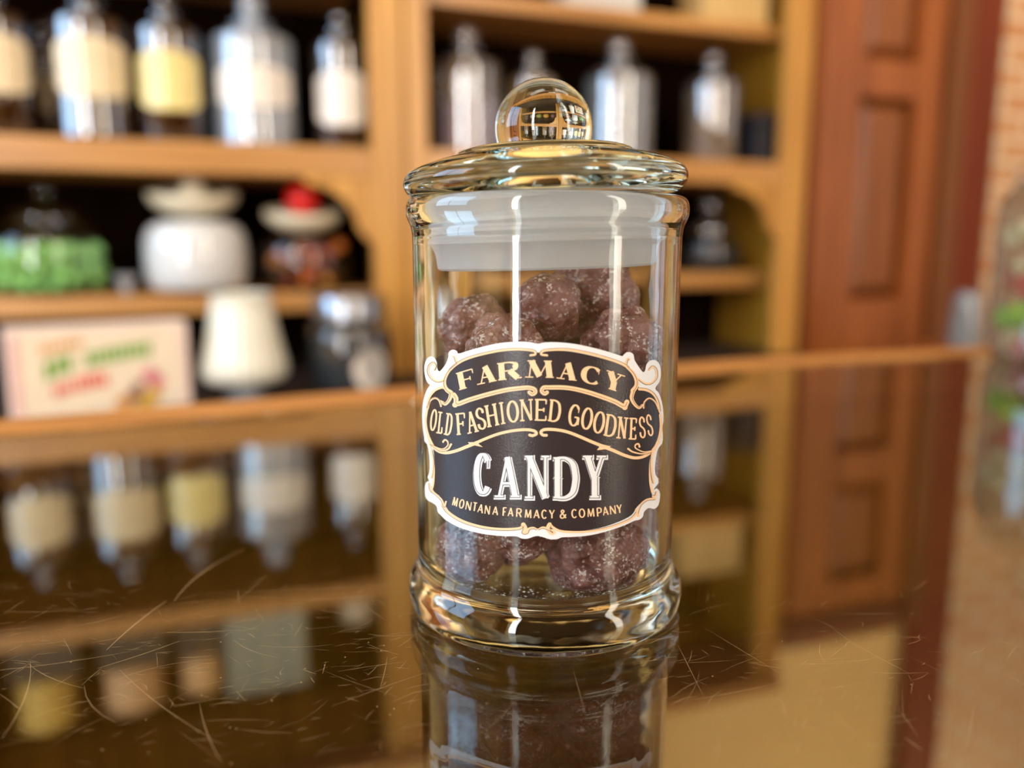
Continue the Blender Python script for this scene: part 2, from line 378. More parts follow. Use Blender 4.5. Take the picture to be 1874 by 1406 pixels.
# ------------------------------------------------------------------ bookcases and back counter
ZB = -0.15
uS = U(743); uR = U(1476)
def bookcase(u0, u1, sl, sr, label, shelves, brackets):
    t = thing('bookcase', label, 'bookcase', W0, YAW)
    D = 0.30; ZT = 0.93
    obj('stile', boxes((u0, u0 + sl, 0, .022, ZB + .001, ZT), bev=.003), M['oak_v'], t)
    obj('stile', boxes((u1 - sr, u1, 0, .022, ZB + .001, ZT), bev=.003), M['oak_v'], t)
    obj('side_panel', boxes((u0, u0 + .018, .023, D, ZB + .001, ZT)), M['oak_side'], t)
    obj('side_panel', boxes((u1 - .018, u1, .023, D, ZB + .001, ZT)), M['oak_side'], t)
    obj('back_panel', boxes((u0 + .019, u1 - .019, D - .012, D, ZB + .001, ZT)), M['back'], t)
    for z0, z1, rec, full in shelves:
        e0, e1 = (u0 + sl + .0005, u1 - sr - .0005) if not full else (u0 + .019, u1 - .019)
        obj('shelf', boxes((e0, e1, rec, D - .013, z0, z1), bev=.003), M['oak_h'], t)
    obj('crown', boxes((u0, u1, -.02, D + .01, ZT, ZT + .035), bev=.006), M['oak_h'], t)
    zs = shelves[0][0]
    for side in brackets:
        e = u1 - sr - .0005 if side > 0 else u0 + sl + .0005
        pts = [(0, 0), (.125, 0), (.115, -.012), (.085, -.018), (.055, -.035), (.034, -.062), (.026, -.09), (.012, -.108), (0, -.118)]
        bm = bmesh.new(); prism(bm, [(e - side * a, zs - .0005 + b) for a, b in pts], .001, .02)
        obj('bracket', bm, M['oak_v'], t)
    return t
wA = U(741) - U(681)
bookcase(U(743) - .93, uS - .002, wA, wA, 'oak bookcase with dark bottles and round candy jars, left of the candy jar',
         [(.2135, .2645, 0, 0), (.562, .597, .015, 0), (-.026, .0095, .03, 1)], (1, -1))
bookcase(uS + .002, uR, U(787) - U(747), U(1476) - U(1432), 'oak bookcase with clear bottles, standing between the door and the other bookcase',
         [(.2235, .268, 0, 0), (.538, .565, .06, 1), (-.002, .032, .09, 1)], (1, -1))
bc = thing('back_counter', 'low oak back counter under the two bookcases, holding the white box and milk glass lamp', 'counter', W0, YAW)
M['worktop'] = wood('shaded_worktop', S(30, 16, 8), S(48, 28, 14), 'X', rough=.7, coat=0)  # wood colour darkened to near black, standing in for shade
obj('worktop', boxes((uS - 1.0, uR + .02, -.27, .31, ZB - .035, ZB), bev=.006), M['worktop'], bc)
for i in range(4):
    e0 = uS - .96 + i * (uR - uS + .96) / 4; e1 = uS - .96 + (i + 1) * (uR - uS + .96) / 4
    obj('door_panel', boxes((e0 + .01, e1 - .01, -.245, -.226, ZF + .1, ZB - .05), bev=.004), M['oak_v'], bc)
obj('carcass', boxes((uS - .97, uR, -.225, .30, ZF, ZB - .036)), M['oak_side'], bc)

# ------------------------------------------------------------------ bottles and jars on the shelves
def bottle(x, yb, off, r, h, glass, lab, labmat, label, group, cat='bottle', name='apothecary_bottle', stop=1.0, zshelf=None, wide=0.0, fill=None):
    u, _ = uz(x, yb, off)
    t = thing(name, label, cat, world(u, off, zshelf), YAW, group)
    n = .36 * r
    pr = [(0, 0.001), (r*.93, .001), (r, .006), (r, h*.9), (r*.97, h*.95), (r*.75, h*1.0), (n*1.25, h*1.02), (n, h*1.035), (n, h*1.065), (n*1.45, h*1.07), (n*1.45, h*1.09), (n*.8, h*1.09)]
    obj('body', lz(pr, 40), glass, t, smooth=40)
    z0 = h * 1.09 + .0005; s = stop * r * .40
    sp = [(n*.78, z0), (n*.5, z0 + s*.25)] + [(s*.8*cos(a), z0 + s*.25 + s*.8*(1 + sin(a))) for a in [radians(q) for q in range(-60, 90, 15)]] + [(0, z0 + s*.25 + s*1.6)]
    obj('stopper', lz(sp, 24), glass, t, smooth=50)
    if fill:
        obj('contents', lz([(0, .004), (r*.9, .004), (r*.94, .01), (r*.94, h*fill[1]), (0, h*fill[1])], 32), fill[0], t, smooth=40)
    if lab:
        a0, z0, z1 = lab; bm = bmesh.new(); seg = 16; pr = []
        aim = atan2(*( (EYE - world(u, off, 0)).to_2d().yx)) - YAW + (lab[3] if False else 0)
        for i in range(seg + 1):
            f = -1 + 2*i/seg; a = aim + a0*f
            ins = .16*(abs(f)**4)
            zz0 = h*(z0 + ins*(z1-z0)); zz1 = h*(z1 - ins*(z1-z0))
            R_ = r + .0008
            pr.append((bm.verts.new((R_*cos(a), R_*sin(a), zz0)), bm.verts.new((R_*cos(a), R_*sin(a), zz1))))
        for p, q in zip(pr, pr[1:]): bm.faces.new((p[0], q[0], q[1], p[1]))
        obj('paper_label', bm, labmat, t, smooth=60)
    return t
ZA, ZR = .2645 + .0005, .268 + .0005
GA = 'apothecary bottles on the main shelf of the bookcase beside the candy jar'
o_ = -.085
bottle(5, 240, o_, .058, .195, M['amber'], (.95, .34, .80), M['paper'], 'dark bottle with tan label, cut off by the edge of the photo', GA, zshelf=ZA)
bottle(95, 240, -.2, .040, .17, M['amber'], (.7, .35, .7), M['paper'], 'small dark bottle with dim tan label, set back between two larger bottles', GA, zshelf=ZA)
bottle(178, 240, o_, .063, .200, M['amber'], (.98, .33, .80), M['paper'], 'dark bottle with wide tan label, left of the yellow-labelled bottle', GA, zshelf=ZA)
bottle(317, 240, o_, .057, .196, M['amber'], (.98, .27, .76), M['paper_y'], 'dark bottle with yellow label on the main shelf', GA, zshelf=ZA)
bottle(470, 240, o_, .070, .196, M['frosty'], (1.05, .33, .68), M['paper_w'], 'wide clear bottle with blue highlights and pale label', GA, zshelf=ZA, fill=(M['smoke'], .9))
bottle(628, 240, o_, .054, .195, M['amber'], (.95, .21, .70), M['paper_w'], 'dark bottle with pale label next to the bookcase upright', GA, zshelf=ZA)
GC = 'clear stoppered bottles on the main shelf of the second bookcase'
o_ = -.10
bottle(855, 260, o_, .068, .180, M['clear'], None, None, 'clear glass bottle with ball stopper, first one right of the middle upright', GC, zshelf=ZR, fill=(plain('lilac_contents', S(140, 130, 150), .5), .55))
bottle(975, 260, o_, .050, .160, M['clear'], None, None, 'clear bottle with yellow contents, behind the knob of the candy jar', GC, zshelf=ZR, fill=(plain('mustard_contents', S(120, 92, 26), .6), .95))
bottle(1130, 262, o_, .073, .182, M['clear'], None, None, 'wide clear glass bottle with white and blue highlights right of the lid knob', GC, zshelf=ZR, fill=(plain('grey_contents', S(128, 138, 142), .5), .9))
bottle(1300, 264, o_, .060, .182, M['clear'], None, None, 'clear glass bottle with ball stopper beside the navy box', GC, zshelf=ZR, fill=(plain('tan_contents', S(128, 112, 92), .5), .85))
# navy box at the end of that shelf
un = uR - .018 - .042
nb = thing('storage_box', 'dark navy box at the end of the main shelf, beside the clear bottles', 'box', world(un, -.085, ZR), YAW)
obj('box_body', boxes((-.05, .036, -.05, .05, 0, .085), bev=.003), M['navy'], nb)
obj('lid', boxes((-.053, .039, -.053, .053, .0855, .108), bev=.003), M['navy'], nb)

def candy_jar_round(x, off, r, h, zs, label, lidmat, knobmat, knob_r, lid_style, name='round_candy_jar', grp='round candy jars on the lower shelves'):
    u, _ = uz(x, 500, off)
    t = thing(name, label, 'jar', world(u, off, zs), YAW, grp)
    pr = [(0, .001), (r*.88, .001), (r*.95, .006), (r*.995, h*.25), (r, h*.5), (r*.985, h*.72), (r*.9, h*.87), (r*.74, h*.965), (r*.72, h)]
    obj('glass_body', lz(pr, 40), M['jar_thin'], t, smooth=50)
    if lid_style == 'dish':
        # shallow rounded lid tipped towards the viewer, ball on top
        R_ = r * .86
        pr = [(0, -R_*.52)] + [(R_*sin(a), -R_*.52*cos(a)) for a in [radians(q) for q in range(12, 91, 13)]] + [(R_*.98, R_*.05), (R_*.86, R_*.0)] + [(R_*.86*sin(a), -R_*.3*cos(a)) for a in [radians(q) for q in (75, 55, 35, 15)]] + [(0, -R_*.3)]
        bm = lz(pr, 40); bmesh.ops.rotate(bm, verts=bm.verts, cent=(0, 0, 0), matrix=Matrix.Rotation(radians(9), 3, 'X')); bmesh.ops.translate(bm, verts=bm.verts, vec=(0, -.01, h + R_*.50))
        ld = obj('lid', bm, lidmat, t, smooth=50)
        bm = bmesh.new(); bmesh.ops.create_uvsphere(bm, u_segments=24, v_segments=14, radius=knob_r); bmesh.ops.translate(bm, verts=bm.verts, vec=(0, -.012, h + R_*.50 - R_*.3 + knob_r*1.15 + (.008 if knobmat == M['red'] else 0)))
        obj('knob', bm, knobmat, ld, smooth=60)
    else:
        pr = [(r*.7, h+.001), (r*.7, h+.008), (r*.5, h+.02), (r*.2, h+.026), (r*.12, h+.034)] + [(knob_r*cos(a), h+.034+knob_r*(1+sin(a))) for a in [radians(q) for q in range(-60, 90, 15)]] + [(0, h+.034+knob_r*2)]
        obj('lid', lz(pr, 32), lidmat, t, smooth=50)
    return t, world(u, off, zs)
ZM = .0095 + .0006
oj = -.10
_, pg = candy_jar_round(92, oj, .094, .122, ZM, 'round glass jar of green candies with clear knobbed lid', M['jar_thin'], M['jar_thin'], .018, 'glass')
_, pw = candy_jar_round(362, oj, .090, .135, ZM, 'round glass jar filled with white mints under a cream lid', M['lid_cream'], M['lid_cream'], .024, 'dish')
_, pc = candy_jar_round(558, oj, .083, .108, ZM, 'round glass jar of orange candies with red ball knob on cream lid', M['lid_cream'], M['red'], .031, 'dish')
gr_mesh = None
def fill_jar(p, r, h, n, size, mats, name, label, cat, group, seed):
    rnd = random.Random(seed); protos = []
    for i, m in enumerate(mats):
        o = obj(name, lump(bmesh.new(), size, .18, seed + i, 2, (1, .85, .8)), m, None, smooth=60); tag(o, label, cat, group); protos.append(o)
    pts = []; tries = 0
    while len(pts) < n and tries < 40000:
        tries += 1
        a = rnd.uniform(0, 2*pi); z = rnd.uniform(size*.85 + .004, h); lim = r * (.92 + .07 * min(1, z/(h*.4))) - size * .95
        q = lim * sqrt(rnd.random()); v = Vector((q*cos(a), q*sin(a), z))
        if all((v - w_).length > size * 1.52 for w_ in pts): pts.append(v)
    for i, v in enumerate(pts):
        src = protos[i % len(protos)]
        o = src if i < len(protos) else src.copy()
        if i >= len(protos): C.objects.link(o)
        o.location = p + v; o.rotation_euler = (rnd.uniform(0, 6), rnd.uniform(0, 6), rnd.uniform(0, 6))
fill_jar(pg, .094, .078, 170, .0125, [M['green']], 'green_candy', 'green wrapped candy heaped in the round knobbed jar', 'candy', 'green candies in the round jar', 3)
oc = [plain('orange_candy', S(206, 108, 26), .4), plain('amber_candy', S(170, 110, 30), .4), plain('brick_red_candy', S(150, 44, 20), .4), plain('brown_candy', S(80, 46, 20), .4)]
for i, (m, wd) in enumerate(zip(oc, ('orange', 'amber', 'brick-red', 'brown'))):
    fill_jar(pc + Vector((0, 0, .0)), .083, .085, 9, .0135, [m], 'hard_candy', wd + ' candy heaped in the jar with the red knob', 'candy', wd + ' candies in the red-knobbed jar', 11 + i)
wf = obj('white_mint_fill', lz([(0, .005), (.078, .005), (.084, .012), (.0885, .04), (.0888, .068), (.087, .095), (.079, .114), (.06, .125), (0, .127)], 40), M['white_fill'], None, smooth=60)
wf.location = pw; tag(wf, 'heap of white mints filling the round jar with the cream lid', 'candy', kind='stuff')
# tiny clear dish between the jars
ud_, _ = uz(232, 540, -.06)
dd = thing('glass_dish', 'tiny clear glass dish between the green candy jar and the white mint jar', 'dish', world(ud_, -.06, ZM), YAW)
obj('bowl', lz([(.006, .004), (.012, .012), (.02, .03), (.021, .032), (.019, .03), (.011, .014), (0, .006)], 24), M['frosty'], dd, smooth=50)
obj('foot', lz([(0, 0), (.014, 0), (.014, .002), (.006, .004), (0, .004)], 24), M['frosty'], dd, smooth=50)

# second bookcase, middle level
ZN = .032 + .0006
t5, p5 = candy_jar_round(1297, -.16, .072, .090, ZN, 'small round glass jar with bright round highlights in the second bookcase', M['clear'], M['clear'], .026, 'glass')
obj('contents', lz([(0, .004), (.05, .004), (.064, .03), (.068, .05), (.05, .06), (0, .06)], 32), M['smoke'], t5, smooth=60)
for x, col, wd in ((830, (112, 70, 96), 'plum'), (955, (216, 152, 30), 'golden'), (1070, (150, 160, 60), 'olive-green'), (1180, (190, 180, 170), 'pale grey')):
    t_, p_ = candy_jar_round(x, -.15, .066, .112, ZN, 'round glass jar of %s candies, directly behind the candy jar' % wd, M['jar_thin'], M['jar_thin'], .018, 'glass')
    f_ = obj('candy_fill', lump(bmesh.new(), .056, .10, x * .01, 3, (1, 1, .78), 4), plain(wd + '_candies', S(*col), .5, bump=.6, bscale=120), None, smooth=60)
    f_.location = p_ + Vector((0, 0, .053)); tag(f_, 'heap of %s candies inside a round jar behind the candy jar' % wd, 'candy', kind='stuff')

# on the back counter: candy box, milk glass lamp, dark jar
P0 = on_z(22, 774, ZB + .0005); P1 = on_z(352, 741, ZB + .0005)
bl = (P1 - P0).length; ba = atan2(P1.y - P0.y, P1.x - P0.x)
cb = thing('candy_box', 'white cardboard candy box with green and red lettering, standing on the back counter', 'box', P0, ba)
bh, bd, lean = .130, .045, .0
obj('carton', boxes((0, bl, 0, bd, 0, bh), bev=.004), [plain('pinkish_card', S(236, 214, 200), .5)], cb)
def flat(pts, y, bm, mi):
    f = bm.faces.new([bm.verts.new((a, y, b)) for a, b in pts]); f.material_index = mi
bm = bmesh.new()
flat([(bl*.08, .006), (bl*.93, .006), (bl*.93, bh-.008), (bl*.08, bh-.008)], -.0006, bm, 0)
flat([(bl*.02, .01), (bl*.06, .01), (bl*.06, bh-.012), (bl*.02, bh-.012)], -.0006, bm, 3)
def word(x0, z0, x1, z1, n, hgt, mi, y=-.0012):
    for i in range(n):      # blurred lettering, one upright block per letter
        f = (i + .5) / n; x = x0 + (x1 - x0) * f; z = z0 + (z1 - z0) * f + .1 * hgt * sin(pi * f); wd = (x1 - x0) / n * .36
        s = (z1 - z0) / (x1 - x0)
        flat([(x - wd, z - s*wd), (x + wd, z + s*wd), (x + wd, z + hgt + s*wd), (x - wd, z + hgt - s*wd)], y, bm, mi)
word(bl*.17, bh*.70, bl*.40, bh*.77, 6, .012, 1)
word(bl*.18, bh*.40, bl*.34, bh*.50, 3, .026, 2)
word(bl*.40, bh*.53, bl*.78, bh*.62, 9, .021, 2)
word(bl*.22, bh*.22, bl*.33, bh*.27, 3, .016, 4)
word(bl*.34, bh*.27, bl*.52, bh*.31, 5, .020, 4)
for x, z, r, mi in ((.60, .10, .012, 1), (.66, .17, .012, 5), (.72, .10, .014, 6), (.78, .18, .012, 6), (.80, .32, .012, 7), (.76, .40, .012, 7), (.69, .28, .009, 5), (.86, .14, .009, 8)):
    flat([(x*bl + r*cos(a), z*bh + r*.9*sin(a)) for a in [2*pi*i/14 for i in range(14)]], -.0013, bm, mi)
obj('front_print', bm, [plain('box_face', S(236, 222, 196), .5), plain('box_orange', S(212, 146, 58), .5), plain('box_green', S(92, 158, 20), .5), plain('box_pink_band', S(224, 180, 172), .5), plain('box_red', S(220, 66, 50), .5), plain('box_brown', S(150, 104, 84), .5), plain('box_gold', S(208, 164, 50), .5), plain('box_pink', S(216, 128, 138), .5), plain('box_pale', S(222, 214, 196), .5)], cb)

pl = on_z(440, 734, ZB); sc = 1.0
lm = thing('milk_glass_lamp', 'small lamp with ribbed white milk glass shade beside the candy box', 'lamp', (pl.x, pl.y + .03, ZB + .0005), 0)
lr = .066
pr = [(.047, .168), (.0455, .166), (.046, .150), (.050, .125), (.057, .09), (.064, .062), (.067, .045), (.064, .034), (.054, .027), (.034, .024), (.028, .023)]
obj('shade', lz(pr, 96, fn=lambda a, z: 1 + .022 * cos(24 * a)), M['milk'], lm, smooth=60)
obj('base', lz([(0, 0), (.033, 0), (.034, .006), (.018, .012), (.015, .02), (.02, .0225), (0, .0225)], 32), M['frosty'], lm, smooth=50)

pj = on_z(632, 722, ZB)
dj = thing('storage_jar', 'dark glass jar with steel lid and oval paper label, right of the milk glass lamp', 'jar', (pj.x, pj.y + .055, ZB + .0005), 0)
obj('glass_body', lz([(0, .001), (.066, .001), (.072, .008), (.072, .098), (.066, .112), (.058, .118)], 40), thin_glass('grey_jar_glass', (.8, .84, .86), 2.0), dj, smooth=50)
obj('contents', lz([(0, .004), (.064, .004), (.068, .012), (.068, .095), (0, .098)], 32), M['smoke'], dj, smooth=50)
obj('lid', lz([(.055, .119), (.060, .119), (.060, .156), (.056, .161), (0, .161)], 40), M['steel'], dj, smooth=40)
bm = bmesh.new(); aim = radians(-90 + 38); ov = [bm.verts.new((.0728*cos(aim + .42*cos(q)), .0728*sin(aim + .42*cos(q)), .042 + .036*sin(q))) for q in [2*pi*i/24 for i in range(24)]]
bm.faces.new(ov); obj('paper_label', bm, M['paper_w'], dj)

# top shelves (seen mirrored in the counter glass)
ZU = .597 + .0006
GU = 'boxes and tins on the top shelf of the bookcase beside the candy jar'
def topbox(x0, x1, yr, hgt, col, label, cat='box', name='cardboard_box', off=-.1, zsh=ZU, depth=.09, round_=False):
    u0, u1 = uz_r(x0, yr, off)[0], uz_r(x1, yr, off)[0]
    m = plain(name + '_paint', S(*col), .5)
    t = thing(name, label, cat, world((u0+u1)/2, off, zsh), YAW, GU if zsh in (ZU, globals().get('ZT_')) else None); w2 = (u1-u0)/2
    if round_:
        obj('body', lz([(0, 0), (w2*.9, 0), (w2, .006), (w2, hgt*.8), (0, hgt*.8)], 32), m, t, smooth=40)
        obj('lid', lz([(w2*1.04, hgt*.8+.0005), (w2*1.04, hgt*.96), (w2*.9, hgt), (0, hgt)], 32), m, t, smooth=40)
    else:
        obj('body', boxes((-w2, w2, -depth/2, depth/2, 0, hgt*.82), bev=.003), m, t)
        obj('lid', boxes((-w2*1.03, w2*1.03, -depth/2-.002, depth/2+.002, hgt*.82+.0005, hgt), bev=.003), m, t)
for x0_, x1_, wd_ in ((25, 150, 'yellow'), (188, 308, 'peach'), (328, 414, 'small tan')):
    topbox(x0_, x1_, 1200, .085, (62, 58, 44), 'dark olive box under the %s tin on the top shelf' % wd_, off=-.1)
ZT_ = ZU + .0855
topbox(35, 140, 1290, .10, (236, 196, 96), 'yellow round tin on the top shelf, mirrored in the counter', 'tin', 'round_tin', round_=True, zsh=ZT_)
topbox(195, 300, 1270, .09, (236, 186, 130), 'peach round tin on the top shelf, mirrored in the counter', 'tin', 'round_tin', round_=True, zsh=ZT_)
topbox(335, 410, 1250, .08, (232, 182, 122), 'small tan tin next to the grey-green box on the top shelf', 'tin', 'round_tin', round_=True, zsh=ZT_)
topbox(418, 560, 1240, .17, (150, 158, 140), 'tall grey-green box on the top shelf, mirrored in the counter', off=-.09)
topbox(625, 690, 1200, .07, (206, 188, 160), 'small cream tin on the top shelf near the upright', 'tin', 'round_tin', round_=True)
topbox(1228, 1335, 1060, .12, (206, 172, 110), 'pale tan box on the top shelf of the second bookcase', off=-.12, zsh=.565 + .0006)
topbox(1010, 1130, 1060, .10, (196, 196, 190), 'pale grey box on the top shelf of the second bookcase, above the lid knob', off=-.12, zsh=.565 + .0006)

# ------------------------------------------------------------------ display counter
ct = thing('display_counter', 'wooden display counter with scratched glass top, under the candy jar', 'counter')
far = [on_z(x, y) for x, y in ((-420, 806), (0, 772), (365, 742), (730, 712), (1250, 668), (1440, 655), (1800, 637), (2300, 616))]
far = [Vector((p.x, p.y)) for p in far]
def offset(poly, d):
    out = []
    for i, p in enumerate(poly):
        a = poly[max(i-1, 0)]; b = poly[min(i+1, len(poly)-1)]
        t = (b - a).normalized(); out.append(p + Vector((t.y, -t.x)) * d)
    return out
far = [Vector((p.x, p.y)) for p in spline([(p.x, p.y, 0) for p in far], 5)]
near = offset(far, .040)
bm = bmesh.new()
def strip(bm, A, B, z0, z1):
    v = [[bm.verts.new((p.x, p.y, z)) for p, z in ((a, z0), (a, z1), (b, z1), (b, z0))] for a, b in zip(A, B)]
    for r, s in zip(v, v[1:]):
        for j in range(4): bm.faces.new((r[j], s[j], s[(j+1) % 4], r[(j+1) % 4]))
    bm.faces.new(v[0]); bm.faces.new(list(reversed(v[-1])))
strip(bm, near, far, -.035, .0012)
obj('back_rail', bm, M['oak_rim'], ct, smooth=30)
yfr = -.34
gl = [p + Vector((0, 0)) for p in offset(far, .0405)]
bm = bmesh.new(); front = [Vector((gl[-1].x, yfr)), Vector((gl[0].x, yfr))]
poly = gl + front
for z in (0, -.008): pass
a = [bm.verts.new((p.x, p.y, 0)) for p in poly]; b = [bm.verts.new((p.x, p.y, -.008)) for p in poly]
bm.faces.new(a); bm.faces.new(list(reversed(b)))
for i in range(len(poly)): bm.faces.new((a[i], b[i], b[(i+1) % len(poly)], a[(i+1) % len(poly)]))
obj('glass_top', bm, M['counter_glass'], ct)
x0, x1 = gl[0].x, gl[-1].x
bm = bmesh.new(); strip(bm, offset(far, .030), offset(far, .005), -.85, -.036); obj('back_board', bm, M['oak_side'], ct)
obj('side_board', boxes((x0, x0 + .02, yfr + .001, gl[0].y, ZF + .001, -.0085)), M['oak_v'], ct)
obj('side_board', boxes((x1 - .02, x1, yfr + .001, gl[-1].y, ZF + .001, -.0085)), M['oak_v'], ct)
obj('front_board', boxes((x0 + .021, x1 - .021, yfr + .001, yfr + .02, ZF + .001, -.0085)), M['oak_v'], ct)
bm = bmesh.new(); po = [Vector((p.x, p.y)) for p in offset(far, .045)] + [Vector((x1, yfr + .021)), Vector((x0, yfr + .021))]
po = [Vector((min(max(p.x, x0 + .021), x1 - .021), p.y)) for p in po]
bm.faces.new([bm.verts.new((p.x, p.y, -.22)) for p in po]); obj('display_shelf', bm, M['dark_in'], ct)
# scratches on the glass
bm = bmesh.new(); rs = random.Random(21)
def hair(p, ang, ln, wd, bend):
    n = max(2, int(ln / .004)); L_ = []
    for i in range(n + 1):
        t = i / n; a = ang + bend * (t - .5)
        q = Vector((p[0] + cos(a) * ln * (t - .5), p[1] + sin(a) * ln * (t - .5))); nn = Vector((-sin(a), cos(a))) * wd * (.25 + .75 * sin(pi * min(max(t, .04), .96)))
        L_.append((bm.verts.new((q.x + nn.x, q.y + nn.y, .00005)), bm.verts.new((q.x - nn.x, q.y - nn.y, .00005))))
    for r, s in zip(L_, L_[1:]): bm.faces.new((r[0], s[0], s[1], r[1]))
def seg_px(xa, ya, xb, yb, wd, bend=0.0):
    wd *= .55
    A, B = on_z(xa, ya), on_z(xb, yb); d = B - A
    hair(((A.x + B.x)/2, (A.y + B.y)/2), atan2(d.y, d.x), d.length, wd, bend)
for a in ((430, 1005, 300, 1100, .00028, .3), (300, 1100, 190, 1190, .0003, .1), (180, 1225, 330, 1175, .00018, .1), (0, 1230, 240, 1195, .00012, .1), (210, 1230, 400, 1370, .0001, .1),
          (560, 1100, 700, 1090, .0001, 0), (20, 1350, 70, 1210, .00015, .2), (360, 1290, 400, 1400, .00012, .1), (140, 1260, 200, 1330, .0001, .3), (330, 1090, 770, 1070, .00008, .1),
          (1240, 1180, 1290, 1280, .00008, 0), (1290, 1150, 1430, 1235, .00008, 0), (1230, 1290, 1440, 1250, .00008, .1), (1655, 1350, 1690, 1375, .0002, 0), (1225, 1215, 1350, 1210, .00007, .1),
          (1510, 1140, 1590, 1200, .00007, 0), (1050, 1230, 1075, 1320, .00007, 0), (880, 1350, 960, 1270, .00007, .2), (300, 1160, 440, 1155, .00016, .1)):
    seg_px(*a)
for i in range(560):
    if rs.random() < .72: px, py = rs.uniform(-60, 770), rs.triangular(1010, 1420, 1180)
    else: px, py = rs.uniform(1180, 1880), rs.triangular(1030, 1420, 1200)
    p = on_z(px, py); base = rs.choice((.15, .35, -.6, 1.1, .25, .2))
    hair((p.x, p.y), base + rs.gauss(0, .35), min(.022, rs.expovariate(1/.0042) + .001), rs.uniform(.000018, .00006), rs.gauss(0, .2))
for i in range(60):
    p = on_z(rs.uniform(0, 1870), rs.uniform(1050, 1400)); hair((p.x, p.y), rs.uniform(0, 6), .0004, .00018, 0)
obj('scratches', bm, M['scratch'], ct, recalc=False)['kind'] = 'stuff'

# ------------------------------------------------------------------ the candy jar
JX, JY = .0086, .2078
R = .0332
J = thing('candy_jar', 'clear glass candy jar with ball-knobbed lid and dark oval label, standing on the counter', 'jar', (JX, JY, 0))
body = [(0, .0016), (.020, .0016), (.0285, .0012), (.0312, .0004), (.0332, .0001), (.0347, .0006), (.0355, .0020), (.0359, .0042), (.0358, .0064), (.0350, .0086), (.0338, .0104), (.0333, .0120), (R, .0150), (R, .045), (R, .0900), (.0333, .0955), (.0336, .0975),
        (.0341, .0986), (.0346, .1000), (.0347, .1016), (.0345, .1030), (.0339, .1040), (.0328, .1045), (.0316, .1043), (.0309, .1036), (.0306, .102),
        (.0305, .095), (.0303, .088), (.0303, .045), (.0302, .0165), (.0296, .0125), (.0280, .0098), (.0250, .0084), (.015, .0076), (0, .0074)]
def refine(pr, n=3):
    return [(max(0, v.x), v.y) for v in spline([(a, b, 0) for a, b in pr], n)]
obj('glass_body', lz(refine(body), 128), M['glass'], J, smooth=70)
# lid: slightly tilted
lid_e = bpy.data.objects.new('lid', None)
LT = Matrix.Translation((-.0004, 0, .1050)) @ Matrix.Rotation(radians(-1.7), 4, 'Y')
def lid_bm(pr, seg, n=3):
    bm = lz(refine(pr, n) if n else pr, seg); bmesh.ops.transform(bm, verts=bm.verts, matrix=LT); return bm
KC, KR = .0160, .0119; KJ = .0095; zj = KC - sqrt(KR**2 - KJ**2)
flange = [(0, .0012), (.012, .0012), (.0215, .0008), (.0262, .0002), (.0290, -.0002), (.0318, .0000), (.0338, .0012), (.0347, .0030), (.0345, .0046), (.0334, .0060), (.0312, .0072), (.0280, .0083), (.0245, .0092), (.0222, .0098), (.0212, .0106), (.0195, .0112), (.0160, .0117), (.0130, .0117), (.0108, .0112), (KJ, zj)]
lid = obj('lid', lid_bm(flange, 128), M['lidglass'], J, smooth=70, recalc=False)
kp = [(KR*cos(a), KC + KR*sin(a)) for a in [(-math.acos(KJ/KR)) + (pi/2 + math.acos(KJ/KR)) * i/26 for i in range(26)]] + [(0, KC + KR)]
obj('knob', lid_bm(kp, 96, 0), M['lidglass'], lid, smooth=70, recalc=False)['label'] = 'solid clear glass ball knob'
seal = [(.0262, .0001), (.0297, .0001), (.0299, -.0012)]
for zz in (-.0030, -.0058, -.0086):
    seal += [(.0286, zz), (.0296, zz - .0008), (.0296, zz - .0014), (.0286, zz - .0022)]
seal += [(.0276, -.0125), (.0272, -.0158), (.0266, -.0163), (.0258, -.0160), (.0256, -.0120), (.0260, -.001), (.0262, .0001)]
obj('seal_ring', lid_bm([(a, b - .0010) for a, b in seal], 96, 0), M['seal'], lid, smooth=40)['label'] = 'cloudy white plastic seal'

# ---- the printed label, laid on the jar wall. Drawing units: 3.5154 per photo pixel, origin (740,600)
def on_jar(X, Y, lift):
    d = ray(740 + X / 3.5154, 600 + Y / 3.5154); rr = R + lift
    a = d.x**2 + d.y**2; b = -2 * (d.x*JX + d.y*JY); c = JX**2 + JY**2 - rr**2
    q = b*b - 4*a*c
    t = (-b - sqrt(max(q, 0))) / (2*a); p = EYE + d*t
    return (p.x - JX, p.y - JY, p.z)
LB = bmesh.new()
def fillpoly(pts, lift, mi, grid=22):
    t = bmesh.new(); f = t.faces.new([t.verts.new((p[0], p[1], 0)) for p in pts])
    bmesh.ops.triangulate(t, faces=[f], ngon_method='EAR_CLIP')
    xs = [p[0] for p in pts]; ys = [p[1] for p in pts]
    x = min(xs) + grid
    while x < max(xs):
        bmesh.ops.bisect_plane(t, geom=t.verts[:] + t.edges[:] + t.faces[:], plane_co=(x, 0, 0), plane_no=(1, 0, 0)); x += grid
    y = min(ys) + 60
    while y < max(ys):
        bmesh.ops.bisect_plane(t, geom=t.verts[:] + t.edges[:] + t.faces[:], plane_co=(0, y, 0), plane_no=(0, 1, 0)); y += 60
    mp = {v: LB.verts.new(on_jar(v.co.x, v.co.y, lift)) for v in t.verts}
    for f in t.faces:
        g = LB.faces.new([mp[v] for v in f.verts]); g.material_index = mi
    t.free()
